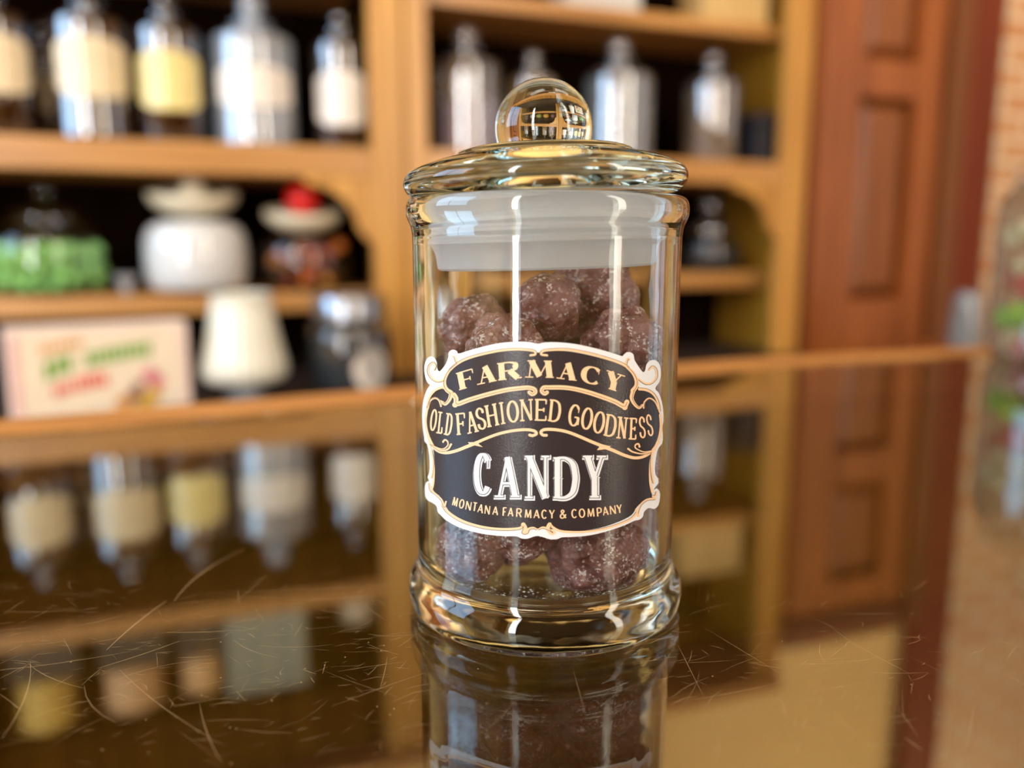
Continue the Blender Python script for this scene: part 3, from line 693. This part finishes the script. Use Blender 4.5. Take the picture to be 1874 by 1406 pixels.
def stroke(pts, ws, lift, mi, caps=True):
    """pts 2D; ws one width or per-point widths"""
    P = [Vector((p[0], p[1])) for p in pts]; n = len(P)
    if isinstance(ws, (int, float)): ws = [ws] * n
    rows = []
    for i in range(n):
        t = (P[min(i+1, n-1)] - P[max(i-1, 0)])
        if t.length < 1e-6: t = Vector((1, 0))
        t.normalize(); nn = Vector((-t.y, t.x)) * ws[i] / 2
        rows.append([LB.verts.new(on_jar(*(P[i] + nn * k), lift)) for k in (1, 0, -1)])
    for r, s in zip(rows, rows[1:]):
        for j in (0, 1):
            f = LB.faces.new((r[j], s[j], s[j+1], r[j+1])); f.material_index = mi
    if caps == 'round':
        for i in (0, n-1): dot(P[i].x, P[i].y, ws[i]/2, lift, mi)
def dot(x, y, r, lift, mi, n=12):
    f = LB.faces.new([LB.verts.new(on_jar(x + r*cos(2*pi*i/n), y + r*sin(2*pi*i/n), lift)) for i in range(n)]); f.material_index = mi
def curve(pts, w0, w1=None, lift=.00017, mi=2, line=True, taper=True):
    s = spline([(a, b, 0) for a, b in pts], 7); n = len(s)
    if w1 is None: w1 = w0
    ws = [w0 + (w1 - w0) * i/(n-1) for i in range(n)]
    stroke([(p.x, p.y) for p in s], ws, lift, mi, 'round')
    if line:
        P = [Vector((p.x, p.y)) for p in s]
        L_ = []
        for i in range(n):
            t = (P[min(i+1, n-1)] - P[max(i-1, 0)]).normalized(); L_.append(P[i] + Vector((-t.y, t.x)) * ws[i] * line * .5)
        stroke([(p.x, p.y) for p in L_], 2.6, lift + .00004, 3)
outline = [(860,103),(800,92),(720,90),(620,98),(520,118),(420,145),(350,166),(338,150),(315,141),(295,148),(283,165),(283,190),(265,235),(228,280),(212,262),(210,230),(200,203),(180,186),(155,190),(137,215),(128,260),(135,320),(150,355),(164,369),(142,405),(122,470),(115,550),(118,640),(127,700),(130,730),(147,752),(157,800),(163,870),(160,930),(150,962),(160,985),(141,995),(132,1030),(135,1080),(150,1110),(182,1128),(208,1150),(215,1185),(238,1210),(260,1232),(330,1275),(430,1310),(540,1332),(650,1342),(720,1342),(750,1355),(790,1358),(830,1345),(860,1340),(900,1350),(940,1362),(985,1360),(1015,1349),(1090,1346),(1200,1335),(1320,1305),(1420,1270),(1480,1242),(1510,1236),(1535,1215),(1542,1185),(1572,1160),(1608,1166),(1635,1140),(1645,1085),(1640,1050),(1620,1034),(1604,1046),(1618,1020),(1634,1000),(1632,970),(1616,945),(1612,900),(1616,860),(1626,800),(1640,768),(1660,740),(1663,690),(1660,640),(1667,600),(1665,530),(1655,470),(1637,420),(1614,390),(1640,350),(1650,300),(1645,245),(1625,215),(1600,207),(1575,215),(1556,240),(1550,272),(1535,285),(1502,242),(1480,205),(1475,175),(1455,158),(1430,158),(1410,175),(1396,182),(1330,160),(1220,130),(1100,105),(980,93),(900,95)]
op = spline([(a, b, 0) for a, b in outline], 3, closed=True)
fillpoly([(p.x, p.y) for p in op], .00008, 0)
dark = [(860,160),(790,148),(700,146),(600,154),(480,177),(380,207),(312,250),(275,310),(262,365),(240,392),(195,400),(160,440),(142,510),(138,580),(143,660),(162,730),(185,780),(194,850),(197,930),(188,1000),(180,1052),(222,1078),(256,1130),(300,1195),(380,1243),(500,1278),(620,1293),(740,1288),(860,1292),(980,1298),(1100,1308),(1250,1290),(1380,1248),(1462,1205),(1495,1155),(1545,1112),(1600,1100),(1585,1050),(1574,980),(1574,880),(1590,800),(1625,725),(1645,640),(1643,560),(1628,490),(1598,430),(1550,408),(1512,395),(1500,345),(1465,285),(1390,237),(1280,200),(1150,168),(1040,150),(930,150)]
dp = spline([(a, b, 0) for a, b in dark], 3, closed=True)
fillpoly([(p.x, p.y) for p in dp], .00012, 1)
# ornaments (peach scrolls with a fine brown line)
curve([(812,178),(842,172),(838,152),(800,143),(720,138),(620,146),(500,170),(400,200),(335,235),(290,275)], 15, 17, line=.95)
curve([(335,235),(290,275),(262,325),(258,365),(272,398),(300,418)], 14, 30, line=.3)
curve([(345,228),(332,215),(325,190),(312,183)], 16, 9, line=-.9)
curve([(255,335),(215,345),(175,325),(153,285),(160,243),(186,226),(200,246),(190,272)], 13, 11, line=-.95)
curve([(300,418),(298,440),(285,470),(262,492),(245,478)], 30, 16, line=.4)
curve([(232,475),(240,500)], 20, 6, line=False)
curve([(150,500),(160,450),(195,405),(240,385),(262,392)], 16, 20, line=.9)
curve([(150,520),(165,470),(198,452),(224,468),(236,505)], 14, 12, line=-.6)
curve([(318,432),(332,455),(340,490),(420,463),(540,428),(660,400),(760,388),(800,386),(836,396),(842,416),(822,428),(804,416)], 32, 24, line=.12)
dot(326, 496, 18, .00017, 2)
curve([(147,520),(136,600),(146,670),(170,735),(205,785),(262,805),(330,793),(400,766),(470,738)], 14, 22, line=False)
curve([(440,750),(520,715),(600,685),(690,664),(780,656),(835,664),(850,682),(826,694),(806,690)], 18, 18, line=False)
for q in (((408,737),(500,735),(430,760)), ((425,752),(470,742),(505,768))): fillpoly(q, .00017, 2)
curve([(165,745),(230,790),(280,782),(300,752)], 8, 16, line=.9)
curve([(175,755),(240,780),(276,760),(278,735),(262,722),(250,734)], 8, 14, line=-.9)
curve([(148,700),(165,760),(182,830),(190,920),(186,1000),(176,1040)], 8, 14, line=False)
curve([(172,790),(184,860),(180,930),(172,965)], 16, 10, line=-.9)
curve([(160,1000),(165,1035),(180,1052)], 10, 18, line=.9)
curve([(172,1050),(205,1075),(240,1110),(258,1150),(268,1120)], 14, 12, line=.9)
curve([(245,1140),(290,1195),(380,1248),(500,1283),(620,1297),(735,1292),(765,1270)], 20, 16, line=.95)
curve([(765,1268),(778,1292),(765,1318),(788,1318),(800,1296),(830,1288),(852,1298)], 30, 10, line=.8)
# right-hand side
curve([(918,178),(880,172),(888,152),(930,143),(1040,140),(1150,157),(1280,190),(1390,227),(1445,260)], 15, 18, line=-.95)
curve([(1430,250),(1470,290),(1492,335),(1492,375),(1470,405)], 18, 30, line=-.3)
curve([(1425,240),(1430,215),(1440,198),(1450,205)], 16, 9, line=.9)
curve([(1510,330),(1550,358),(1590,355),(1622,320),(1622,275),(1600,250),(1575,272)], 12, 12, line=.95)
curve([(1475,400),(1462,450),(1480,490),(1510,515),(1530,498)], 28, 14, line=-.4)
curve([(1512,395),(1560,400),(1605,430),(1632,480),(1643,540)], 18, 14, line=-.9)
curve([(1540,515),(1545,480),(1575,455),(1610,475),(1632,520)], 12, 12, line=.6)
curve([(918,416),(902,424),(884,408),(896,386),(940,384),(1040,386),(1140,404),(1250,437),(1350,474),(1412,505),(1432,478)], 24, 32, line=.12)
dot(1418, 512, 18, .00017, 2)
curve([(914,692),(890,690),(878,672),(900,656),(960,655),(1040,668),(1120,697),(1200,732),(1270,760)], 18, 20, line=False)
curve([(1260,758),(1340,788),(1420,822),(1490,838),(1555,822),(1605,780),(1635,720),(1650,640),(1645,560)], 22, 14, line=False)
for q in (((1238,788),(1262,758),(1330,778)), ((1250,745),(1330,764),(1290,782))): fillpoly(q, .00017, 2)
curve([(1590,800),(1530,812),(1470,800),(1440,780)], 8, 14, line=-.9)
curve([(1595,790),(1540,798),(1490,775),(1488,755),(1505,748),(1512,765)], 8, 14, line=.9)
curve([(1640,735),(1612,780),(1590,840),(1580,920),(1582,1000),(1596,1060)], 8, 14, line=False)
curve([(1596,800),(1588,870),(1592,940),(1604,1000)], 16, 10, line=.9)
curve([(1600,1085),(1618,1080),(1622,1055)], 16, 10, line=-.9)
curve([(1612,1100),(1560,1108),(1520,1140),(1500,1195)], 16, 10, line=-.9)
curve([(1490,1170),(1505,1210)], 12, 16, line=False)
curve([(1495,1190),(1445,1238),(1300,1290),(1150,1313),(1020,1310),(965,1290),(940,1268)], 12, 18, line=.95)
curve([(935,1268),(925,1292),(945,1322),(962,1316),(925,1296),(890,1286),(862,1298)], 30, 10, line=-.8)

# lettering
def ell(cx, cy, rx, ry, a0, a1, n=22): return [(cx + rx*cos(radians(a0 + (a1-a0)*i/n)), cy + ry*sin(radians(a0 + (a1-a0)*i/n))) for i in range(n+1)]
def sp2(pts): return [(p.x, p.y) for p in spline([(a, b, 0) for a, b in pts], 7)]
def glyph(ch):
    """strokes (points, weight: None by direction, 1 thick, 0 thin), serifs (x, y, dir)"""
    st = {
     'F': ([([(0,0),(0,1)],1), ([(0,1),(1,1)],0), ([(0,.5),(.72,.5)],0)], [(0,0),(0,1)], [(1,1,-.25),(.72,.62,-.24)]),
     'A': ([([(0,0),(.5,1)],0), ([(.5,1),(1,0)],1), ([(.22,.33),(.8,.33)],0)], [(0,0),(1,0)], []),
     'R': ([([(0,0),(0,1)],1), (sp2([(0,1),(.55,1),(.86,.9),(.9,.75),(.8,.56),(.5,.5),(0,.5)]),None), ([(.5,.5),(1,0)],1)], [(0,0),(0,1),(1,0)], []),
     'M': ([([(0,0),(.1,1)],0), ([(.1,1),(.5,.05)],1), ([(.5,.05),(.9,1)],0), ([(.9,1),(1,0)],1)], [(0,0),(1,0),(.1,1),(.9,1)], []),
     'C': ([(ell(.52,.5,.52,.5,42,318),None)], [], [(.92,.9,-.25)]),
     'Y': ([([(0,1),(.5,.45)],1), ([(1,1),(.5,.45)],0), ([(.5,.5),(.5,0)],1)], [(.5,0),(0,1),(1,1)], []),
     'O': ([(ell(.5,.5,.5,.5,0,360,32),None)], [], []),
     'L': ([([(0,0),(0,1)],1), ([(0,0),(1,0)],0)], [(0,1),(0,0)], [(1,0,.3)]),
     'D': ([([(0,0),(0,1)],1), (sp2([(0,1),(.45,1),(.85,.87),(1,.6),(1,.4),(.85,.13),(.45,0),(0,0)]),None)], [(0,0),(0,1)], []),
     'S': ([(sp2([(.93,.74),(.88,.9),(.5,1),(.14,.9),(.04,.73),(.2,.58),(.5,.5),(.82,.4),(.97,.25),(.86,.08),(.5,0),(.1,.09),(.03,.27)]),None)], [], [(.95,.92,-.2),(.04,.08,.2)]),
     'H': ([([(0,0),(0,1)],1), ([(1,0),(1,1)],1), ([(0,.5),(1,.5)],0)], [(0,0),(0,1),(1,0),(1,1)], []),
     'I': ([([(.5,0),(.5,1)],1)], [(.5,0),(.5,1)], []),
     'N': ([([(0,0),(0,1)],0), ([(0,1),(1,0)],1), ([(1,0),(1,1)],0)], [(0,0),(0,1),(1,1)], []),
     'E': ([([(0,0),(0,1)],1), ([(0,1),(1,1)],0), ([(0,0),(1,0)],0), ([(0,.5),(.75,.5)],0)], [(0,0),(0,1)], [(1,1,-.22),(1,0,.22),(.75,.6,-.2)]),
     'G': ([(ell(.52,.5,.52,.5,42,325),None), ([(.98,.42),(.98,.08)],1), ([(.55,.42),(1.05,.42)],0)], [], [(.92,.9,-.25)]),
     'P': ([([(0,0),(0,1)],1), (sp2([(0,1),(.55,1),(.9,.9),(.96,.72),(.86,.52),(.5,.44),(0,.44)]),None)], [(0,0),(0,1)], []),
     'T': ([([(.5,0),(.5,1)],1), ([(0,1),(1,1)],0)], [(.5,0)], [(0,1,-.2),(1,1,-.2)]),
     '&': ([(sp2([(1,.02),(.3,.66),(.2,.86),(.42,1),(.64,.86),(.52,.66),(.12,.42),(.02,.2),(.2,.03),(.5,.04),(.8,.22),(.95,.48)]),None)], [], []),
    }
    return st[ch]
def letter(ch, cx, yb, wd, hg, ang, a, b, lift, mi, ser=0.0, sth=None, tick=True, dx=0, dy=0, grow=0.0, spur=0.0, lean=.7):
    """letter box centred cx on baseline yb; ang counter-clockwise; a thick, b thin stroke widths; ser serif half-length"""
    S_, serifs, ticks = glyph(ch); ca, sa = cos(ang), sin(ang); ls = sin(ang * lean)
    pl = max([a/2] + [ser + grow*0 for x, y in serifs if x < .2]); pr_ = max([a/2] + [ser for x, y in serifs if x > .8])
    if ch in 'FELT': pr_ = b/2 + 2
    iw, ih = wd - pl - pr_, hg - b; ox = (pl - pr_) / 2
    def T(x, y):
        lx = (x - .5) * iw + ox; ly = b/2 + y * ih
        return (cx + dx + lx*ca - (ly - hg/2)*ls, yb + dy - (lx*sa + ly))
    th = (sth or b)
    for pts, wt in S_:
        n = len(pts)
        if n == 2:
            k = 5; pts = [(pts[0][0] + (pts[1][0]-pts[0][0])*i/k, pts[0][1] + (pts[1][1]-pts[0][1])*i/k) for i in range(k+1)]; n = k+1
        ws = []
        for i in range(n):
            p, q = pts[max(i-1, 0)], pts[min(i+1, n-1)]
            vx, vy = (q[0]-p[0])*iw, (q[1]-p[1])*ih; l = sqrt(vx*vx + vy*vy) or 1
            ws.append((a if wt == 1 else b if wt == 0 else b + (a-b)*(abs(vy)/l)**1.6) + grow)
        stroke([T(*p) for p in pts], ws, lift, mi)
        if spur and n == 6 and wt == 1 and abs(pts[0][0]-pts[-1][0]) < .15:
            m_ = ((pts[0][0]+pts[-1][0])/2, .5); q = T(*m_); w_ = a*.5 + spur + grow*.5
            dq = [(-w_, 0), (0, spur*1.3), (w_, 0), (0, -spur*1.3)]
            fillpoly([(q[0] + u*ca - v*sa*-1*0, q[1] + v) for u, v in dq], lift, mi)
    if ser:
        for x, y in serifs:
            sx = [T(x, y)]; c_ = T(x, y)
            L_ = ser + grow*.5
            stroke([(c_[0] - L_*ca, c_[1] + L_*sa), c_, (c_[0] + L_*ca, c_[1] - L_*sa)], th + grow, lift, mi)
    if tick:
        for x, y, d in ticks:
            p, q = T(x, y), T(x, y + d); stroke([p, q], [th*.9 + grow, th*.5 + grow] if not ser else [th*1.3 + grow, th*.8 + grow], lift, mi)
# FARMACY on its arch
for ch, cx, wd in (('F',396,114),('A',524,128),('R',676,152),('M',870,184),('A',1048,130),('C',1205,142),('Y',1350,124)):
    yb = 320 + 3.2e-4 * (cx - 850)**2; ang = -math.atan(6.4e-4 * (cx - 850))
    letter(ch, cx + 0, yb + 2, wd, 112, ang, 38, 8, .00017, 2, ser=26 if ch != 'C' else 0, sth=7)
# OLD FASHIONED GOODNESS (photo px: centre, width, baseline)
row = [('O',793.5,12,789),('L',806,11.5,794),('D',821,13.5,797),('F',843.5,18,796),('A',863,21,792.5),('S',880,17,786.5),('H',900,22,780.5),('I',919,14,776.5),('O',938.5,22,773.5),('N',963.5,24,771),('E',990,22,770.5),('D',1015.5,22,772.5),
       ('G',1051,21,780.5),('O',1074.5,21,786.5),('O',1096.5,21,793.5),('D',1117.5,21,799.5),('N',1139,19,803.5),('E',1158.5,14.5,805),('S',1175.5,12,802.5),('S',1189,11,798.5)]
for i, (ch, cx, wd, yb) in enumerate(row):
    p, q = row[max(i-1, 0)], row[min(i+1, len(row)-1)]
    ang = -math.atan((q[3]-p[3]) / (q[1]-p[1])); 
    if i <= 2: ang = -.12 - .04*i
    if i == 0: ang = -.2
    if i > 16: ang = {17: -.06, 18: .10, 19: .22}[i]
    if 3 <= i: ang = ang
    k_ = .9 if i > 0 else .8
    letter(ch, (cx-740)*3.5154, (yb-600)*3.5154, wd*3.5154*1.02, 41*3.5154*.98, ang*.9, min(17, wd*3.5154*.27), 10, .00017, 2, ser=min(14, wd*1.4) if ch not in 'OSG' else 0, sth=9)
# CANDY, white with dark inline
for ch, x0, x1, yt, yb in (('C',866,900,828,906),('A',904,952,833,912),('N',960,1006,832,914),('D',1012,1058,835,914),('Y',1066,1110,832,913)):
    cx = ((x0+x1)/2 - 740)*3.5154; wd = (x1-x0)*3.5154*.97; hg = (yb-yt)*3.5154*.97; by = (yb-600)*3.5154 - 4
    for lift, mi, gr, dx, dy in ((.00017, 0, 17, 4, 6), (.00021, 1, 7, 0, 0), (.00025, 0, -1, 0, 0)):
        letter(ch, cx, by, wd, hg, .0, 37, 17, lift, mi, ser={'C': 0, 'A': 30, 'Y': 30}.get(ch, 26), sth=14, dx=dx, dy=dy, grow=gr, spur=9)
# MONTANA FARMACY & COMPANY
row = [('M',833,10.5,927),('O',845,10,931),('N',857.5,11,934.5),('T',869,9.5,936.5),('A',879.5,11.5,939.5),('N',892,10.5,942),('A',906.5,11.5,943.5),('F',924,8.5,945.5),('A',934.5,11.5,946),('R',950,11,947.5),('M',966.5,13,949),('A',982,12,949.5),('C',996,11,950),('Y',1010,11.5,949.8),
       ('&',1030.5,13,949.8),('C',1051,11,948.8),('O',1065,12,948),('M',1081.3,13.5,947),('P',1097,10,946),('A',1108,11.5,944),('N',1121.5,11.5,942),('Y',1133.5,11,940)]
for i, (ch, cx, wd, yb) in enumerate(row):
    p, q = row[max(i-1, 0)], row[min(i+1, len(row)-1)]
    ang = -math.atan((q[3]-p[3]) / (q[1]-p[1]))
    letter(ch, (cx-740)*3.5154, (yb-600)*3.5154, wd*3.5154, 17*3.5154, ang, 9.5, 7, .00017, 2, ser=0, tick=False)
lab = obj('label', LB, [M['lb_white'], M['lb_dark'], M['lb_cream'], M['lb_line']], J, recalc=False)
lab['label'] = 'dark oval sticker with white edge and peach lettering'

# ---- candies inside: settle spheres in the jar, then shape each one
JC = Vector((JX, JY, 0))
def seen(x, y, dy, rpx):           # a candy seen at photo pixel (x, y), dy behind the jar axis
    d = ray(x, y); t = (JY + dy) / d.y; p = EYE + d * t
    return (p.x - JX, p.y - JY, p.z, rpx / F_PX * (JY + dy))
spots = [
 (*seen(868, 1046, -.011, 72), 1, 'dark sugared candy at the jar bottom, left of the front one'),
 (*seen(1070, 1058, -.015, 90), 1, 'large dark sugared candy at the front of the jar bottom'),
 (*seen(1150, 985, .006, 72), 1, 'dark sugared candy at the jar bottom behind the large front one'),
 (*seen(935, 1050, .006, 62), 1, 'small dark sugared candy at the jar bottom, behind the left one'),
 (*seen(965, 978, -.013, 76), 1, 'dark sugared candy resting on the two bottom ones, just under the label edge'),
 (.0165, -.0080, .0400, .0112, 0, 'dark sugared candy hidden by the label, second layer right'),
 (-.0165, .0000, .0400, .0115, 0, 'dark sugared candy hidden by the label, second layer left'),
 (.0030, .0165, .0370, .0116, 0, 'dark sugared candy hidden by the label, second layer at the back'),
 (.0060, -.0165, .0520, .0112, 0, 'dark sugared candy hidden by the middle of the label'),
 (-.0140, -.0110, .0570, .0110, 0, 'dark sugared candy hidden by the label, third layer left'),
 (.0165, .0060, .0560, .0112, 0, 'dark sugared candy hidden by the label, third layer right'),
 (-.0070, .0150, .0560, .0118, 0, 'dark sugared candy hidden by the label, third layer at the back'),
 (*seen(868, 602, .002, 62), 1, 'dark sugared candy peeking over the label, leftmost of the top ones'),
 (*seen(930, 648, -.014, 76), 1, 'dark sugared candy just above the label in the bright streak'),
 (*seen(1003, 566, -.003, 66), 1, 'rounded dark sugared candy at the centre of the pile top'),
 (*seen(1098, 542, .013, 80), 1, 'dark sugared candy at the top of the pile, at the back'),
 (*seen(1150, 636, -.006, 72), 1, 'dark sugared candy above the label, rightmost of the top ones'),
]
pos = [Vector(s[:3]) for s in spots]; rad = [s[3] * 1.05 for s in spots]
for it in range(400):
    for i in range(len(pos)):
        for j in range(i):
            d = pos[i] - pos[j]; m_ = (rad[i] + rad[j]) * .92
            if d.length < m_:
                q = d.normalized() * (m_ - d.length); wi, wj = (.1 if spots[i][4] else .9), (.1 if spots[j][4] else .9)
                pos[i] += q * wi / (wi + wj); pos[j] -= q * wj / (wi + wj)
        lim = .0300 - rad[i] * .99; h_ = Vector((pos[i].x, pos[i].y))
        if h_.length > lim: h_ = h_.normalized() * lim; pos[i].x, pos[i].y = h_.x, h_.y
        pos[i].z = max(pos[i].z, .0080 + rad[i] * .93)
        pos[i] += (Vector(spots[i][:3]) - pos[i]) * (.08 if spots[i][4] else .01)
for i, (p, r, s) in enumerate(zip(pos, rad, spots)):
    q = random.Random(100 + i)
    bm = lump(bmesh.new(), r * .98, .20, 5.3 + i * 1.7, 5, (1.0, q.uniform(.9, 1.0), q.uniform(.9, 1.0)), 1.9)
    for v in bm.verts:
        n = v.co.normalized(); v.co += n * r * (.022 * noise.noise(v.co * 700 + Vector((i, 0, 0))) + .012 * noise.noise(v.co * 1900))
    o = obj('sugared_candy', bm, M['candy'], None, smooth=180); tag(o, s[5], 'candy', 'dark sugared candies inside the jar')
    M_ = Matrix.Rotation(q.uniform(0, 6), 3, 'Z')
    for v in o.data.vertices:
        w_ = M_ @ v.co; h_ = Vector((w_.x + p.x, w_.y + p.y))
        if h_.length > .0299: h_ *= .0299 / h_.length; w_.x, w_.y = h_.x - p.x, h_.y - p.y
        if w_.z + p.z < .0088: w_.z = .0088 - p.z
        v.co = w_
    o.location = JC + p
# sugar fallen to the jar bottom
bm = bmesh.new(); q = random.Random(5)
for i in range(900):
    a = q.uniform(0, 2*pi); rr = .0285 * sqrt(q.uniform(.25, 1)); z = .0082 if rr < .024 else .0084 + (rr - .024) * .42
    s_ = q.choice((.00010, .00013, .00017, .00024, .0004)) * (2.2 if i in (7, 40) else 1)
    if rr > .0265: z += .0010
    c_ = Vector((rr*cos(a), rr*sin(a), z + s_))
    vs = [bm.verts.new(c_ + Vector(d) * s_ * q.uniform(.7, 1.2)) for d in ((1,0,0),(-1,0,0),(0,1,0),(0,-1,0),(0,0,1),(0,0,-1))]
    for f in ((0,2,4),(2,1,4),(1,3,4),(3,0,4),(2,0,5),(1,2,5),(3,1,5),(0,3,5)): bm.faces.new([vs[k_] for k_ in f])
sg = obj('sugar_grains', bm, M['sugar'], None); sg.location = JC; tag(sg, 'loose white sugar grains on the floor of the candy jar', 'sugar', kind='stuff')

# ------------------------------------------------------------------ jar of wrapped taffy at the right edge, and a glass tumbler behind it
pr_ = on_z(1905, 668); RJ = .052
pr_ = on_z(1812, 640); 
tx, ty = pr_.x + RJ + .006, .66
d_ = ray(1824, 560); tx = d_.x / d_.y * ty + RJ * 1.02
tj = thing('taffy_jar', 'glass jar of colourful wrapped taffy, cut off by the right edge of the photo', 'jar', (tx, ty, 0.0))
obj('glass_body', lz([(0, .001), (RJ*.86, .001), (RJ*.97, .008), (RJ, .02), (RJ, .118), (RJ*.95, .13), (RJ*.8, .139), (RJ*.78, .145)], 48), thin_glass('taffy_jar_glass', (.68, .68, .64), 2.0, .08, (.35, .35, .33)), tj, smooth=50)
tl = obj('lid', lz([(RJ*.82, .1455), (RJ*.84, .152), (RJ*.6, .160), (RJ*.2, .166), (RJ*.16, .170)], 40), M['jar_thin'], tj, smooth=50)
obj('knob', lz([(.008, .1703), (.017, .176), (.020, .186), (.015, .197), (0, .202)], 24), M['jar_thin'], tl, smooth=60)
cols = {'white': (232, 230, 226), 'cream': (230, 224, 190), 'red': (206, 74, 78), 'sky-blue': (168, 206, 236), 'lime-green': (156, 220, 60), 'pink': (228, 160, 168), 'lavender': (170, 176, 224)}
def taffy(col, p, ang, label, ln=.03, r=.0095):
    t = thing('wrapped_taffy', label, 'candy', p, 0, 'wrapped taffy in the jar at the photo edge'); t.rotation_euler = ang
    m = plain('taffy_' + col, S(*cols[col]), .4)
    bm = bmesh.new(); pr = [(0, -ln*.5), (r*.75, -ln*.5), (r, -ln*.4), (r, ln*.4), (r*.75, ln*.5), (0, ln*.5)]
    obj('candy_body', lathe(bm, pr, 12), m, t, smooth=50)
    for s_ in (-1, 1):
        bm = lathe(bmesh.new(), [(r*.3, s_*ln*.505), (r*.25, s_*ln*.58), (r*.9, s_*ln*.8)], 12, fn=lambda a, z: 1 + .25*cos(6*a)); obj('twist', bm, m, t)
    return t
q = random.Random(9)
order = ['cream', 'pink', 'white', 'red', 'lime-green', 'white', 'cream', 'sky-blue', 'red', 'cream', 'lime-green', 'white', 'cream', 'lavender', 'white', 'pink', 'white', 'sky-blue', 'white', 'cream']
old_order = ['pink', 'lime-green', 'cream', 'white', 'red', 'sky-blue', 'cream', 'lavender', 'white', 'pink', 'white', 'lime-green', 'red', 'cream', 'white', 'sky-blue', 'lavender', 'white']
lvl = [.016, .038, .060, .082, .104]; kk = 0; cnt = {}
where = ('lowest', 'second', 'middle', 'fourth', 'top'); side = ('facing the candy jar', 'front left', 'at the front', 'at the back')
for li, z in enumerate(lvl):
    for si, a in enumerate((165, 215, 270, 60)):
        if kk >= len(order): break
        col = order[kk]; kk += 1
        a_ = radians(a + li * 14); rr = RJ - .021
        taffy(col, (tx + rr*cos(a_), ty + rr*sin(a_), z), (radians(q.uniform(50, 125)), radians(q.uniform(-25, 25)), a_ + radians(q.uniform(-20, 20)) + (0 if True else 0)),
              '%s wrapped taffy in the %s layer of the edge jar, %s' % (col, where[li], side[si]), ln=.025, r=.0105)
M['tumbler'] = thin_glass('tumbler_glass', (.7, .74, .75), 1.5, .5, (.42, .46, .47))
us_, _ = uz(1768, 600, .02); ws_ = world(us_, .02, 0)
st = thing('round_stool', 'small wooden stool in front of the red trim, holding the grey glass tumbler', 'stool', (ws_.x, ws_.y, ZF))
hs = ZB - ZF
obj('seat', lz([(0, hs - .03), (.10, hs - .03), (.11, hs - .024), (.11, hs - .004), (.106, hs), (0, hs)], 40), M['door'], st, smooth=40)
for a in (45, 135, 225, 315):
    bm = lathe(bmesh.new(), [(0, 0), (.014, 0), (.018, hs * .5), (.014, hs - .0305), (0, hs - .0305)], 16)
    for v in bm.verts:
        k_ = .13 - .055 * v.co.z / hs; v.co.x += k_ * cos(radians(a)); v.co.y += k_ * sin(radians(a))
    obj('leg', bm, M['door'], st, smooth=40)
tb = thing('glass_tumbler', 'small grey glass tumbler between the door and the taffy jar', 'glass', (ws_.x, ws_.y, ZB + .0005))
k_ = 2.5
obj('cup', lz([(r*k_, z*k_) for r, z in [(0, .004), (.015, .004), (.0148, .006), (.0115, .050), (.0127, .050), (.017, .003), (.0165, 0), (0, 0)]], 32), M['tumbler'], tb, smooth=40)
obj('rim', lz([(r*k_, z*k_) for r, z in [(.0116, .0502), (.0122, .0512), (.0128, .0502), (.0122, .0501)]], 32), M['tumbler'], tb, smooth=60)

# ------------------------------------------------------------------ camera and look
cd = bpy.data.cameras.new('Camera'); co = bpy.data.objects.new('Camera', cd); C.objects.link(co)
co.location = EYE; co.rotation_euler = (pi/2 - PITCH, 0, 0)
cd.sensor_fit = 'HORIZONTAL'; cd.sensor_width = 36; cd.lens = F_PX / 1874 * 36; cd.clip_start = .005; cd.clip_end = 30
cd.dof.use_dof = True; cd.dof.focus_distance = .187; cd.dof.aperture_fstop = cd.lens / 5.2
SC.camera = co
SC.view_settings.view_transform = 'Standard'; SC.view_settings.look = 'None'; SC.view_settings.exposure = -0.34
cy = SC.cycles
cy.use_adaptive_sampling = True; cy.adaptive_threshold = 0.02; cy.max_bounces = 16; cy.transmission_bounces = 14; cy.glossy_bounces = 6; cy.transparent_max_bounces = 20; cy.diffuse_bounces = 4
cy.sample_clamp_indirect = 8; cy.use_denoising = True; cy.caustics_reflective = True; cy.caustics_refractive = True
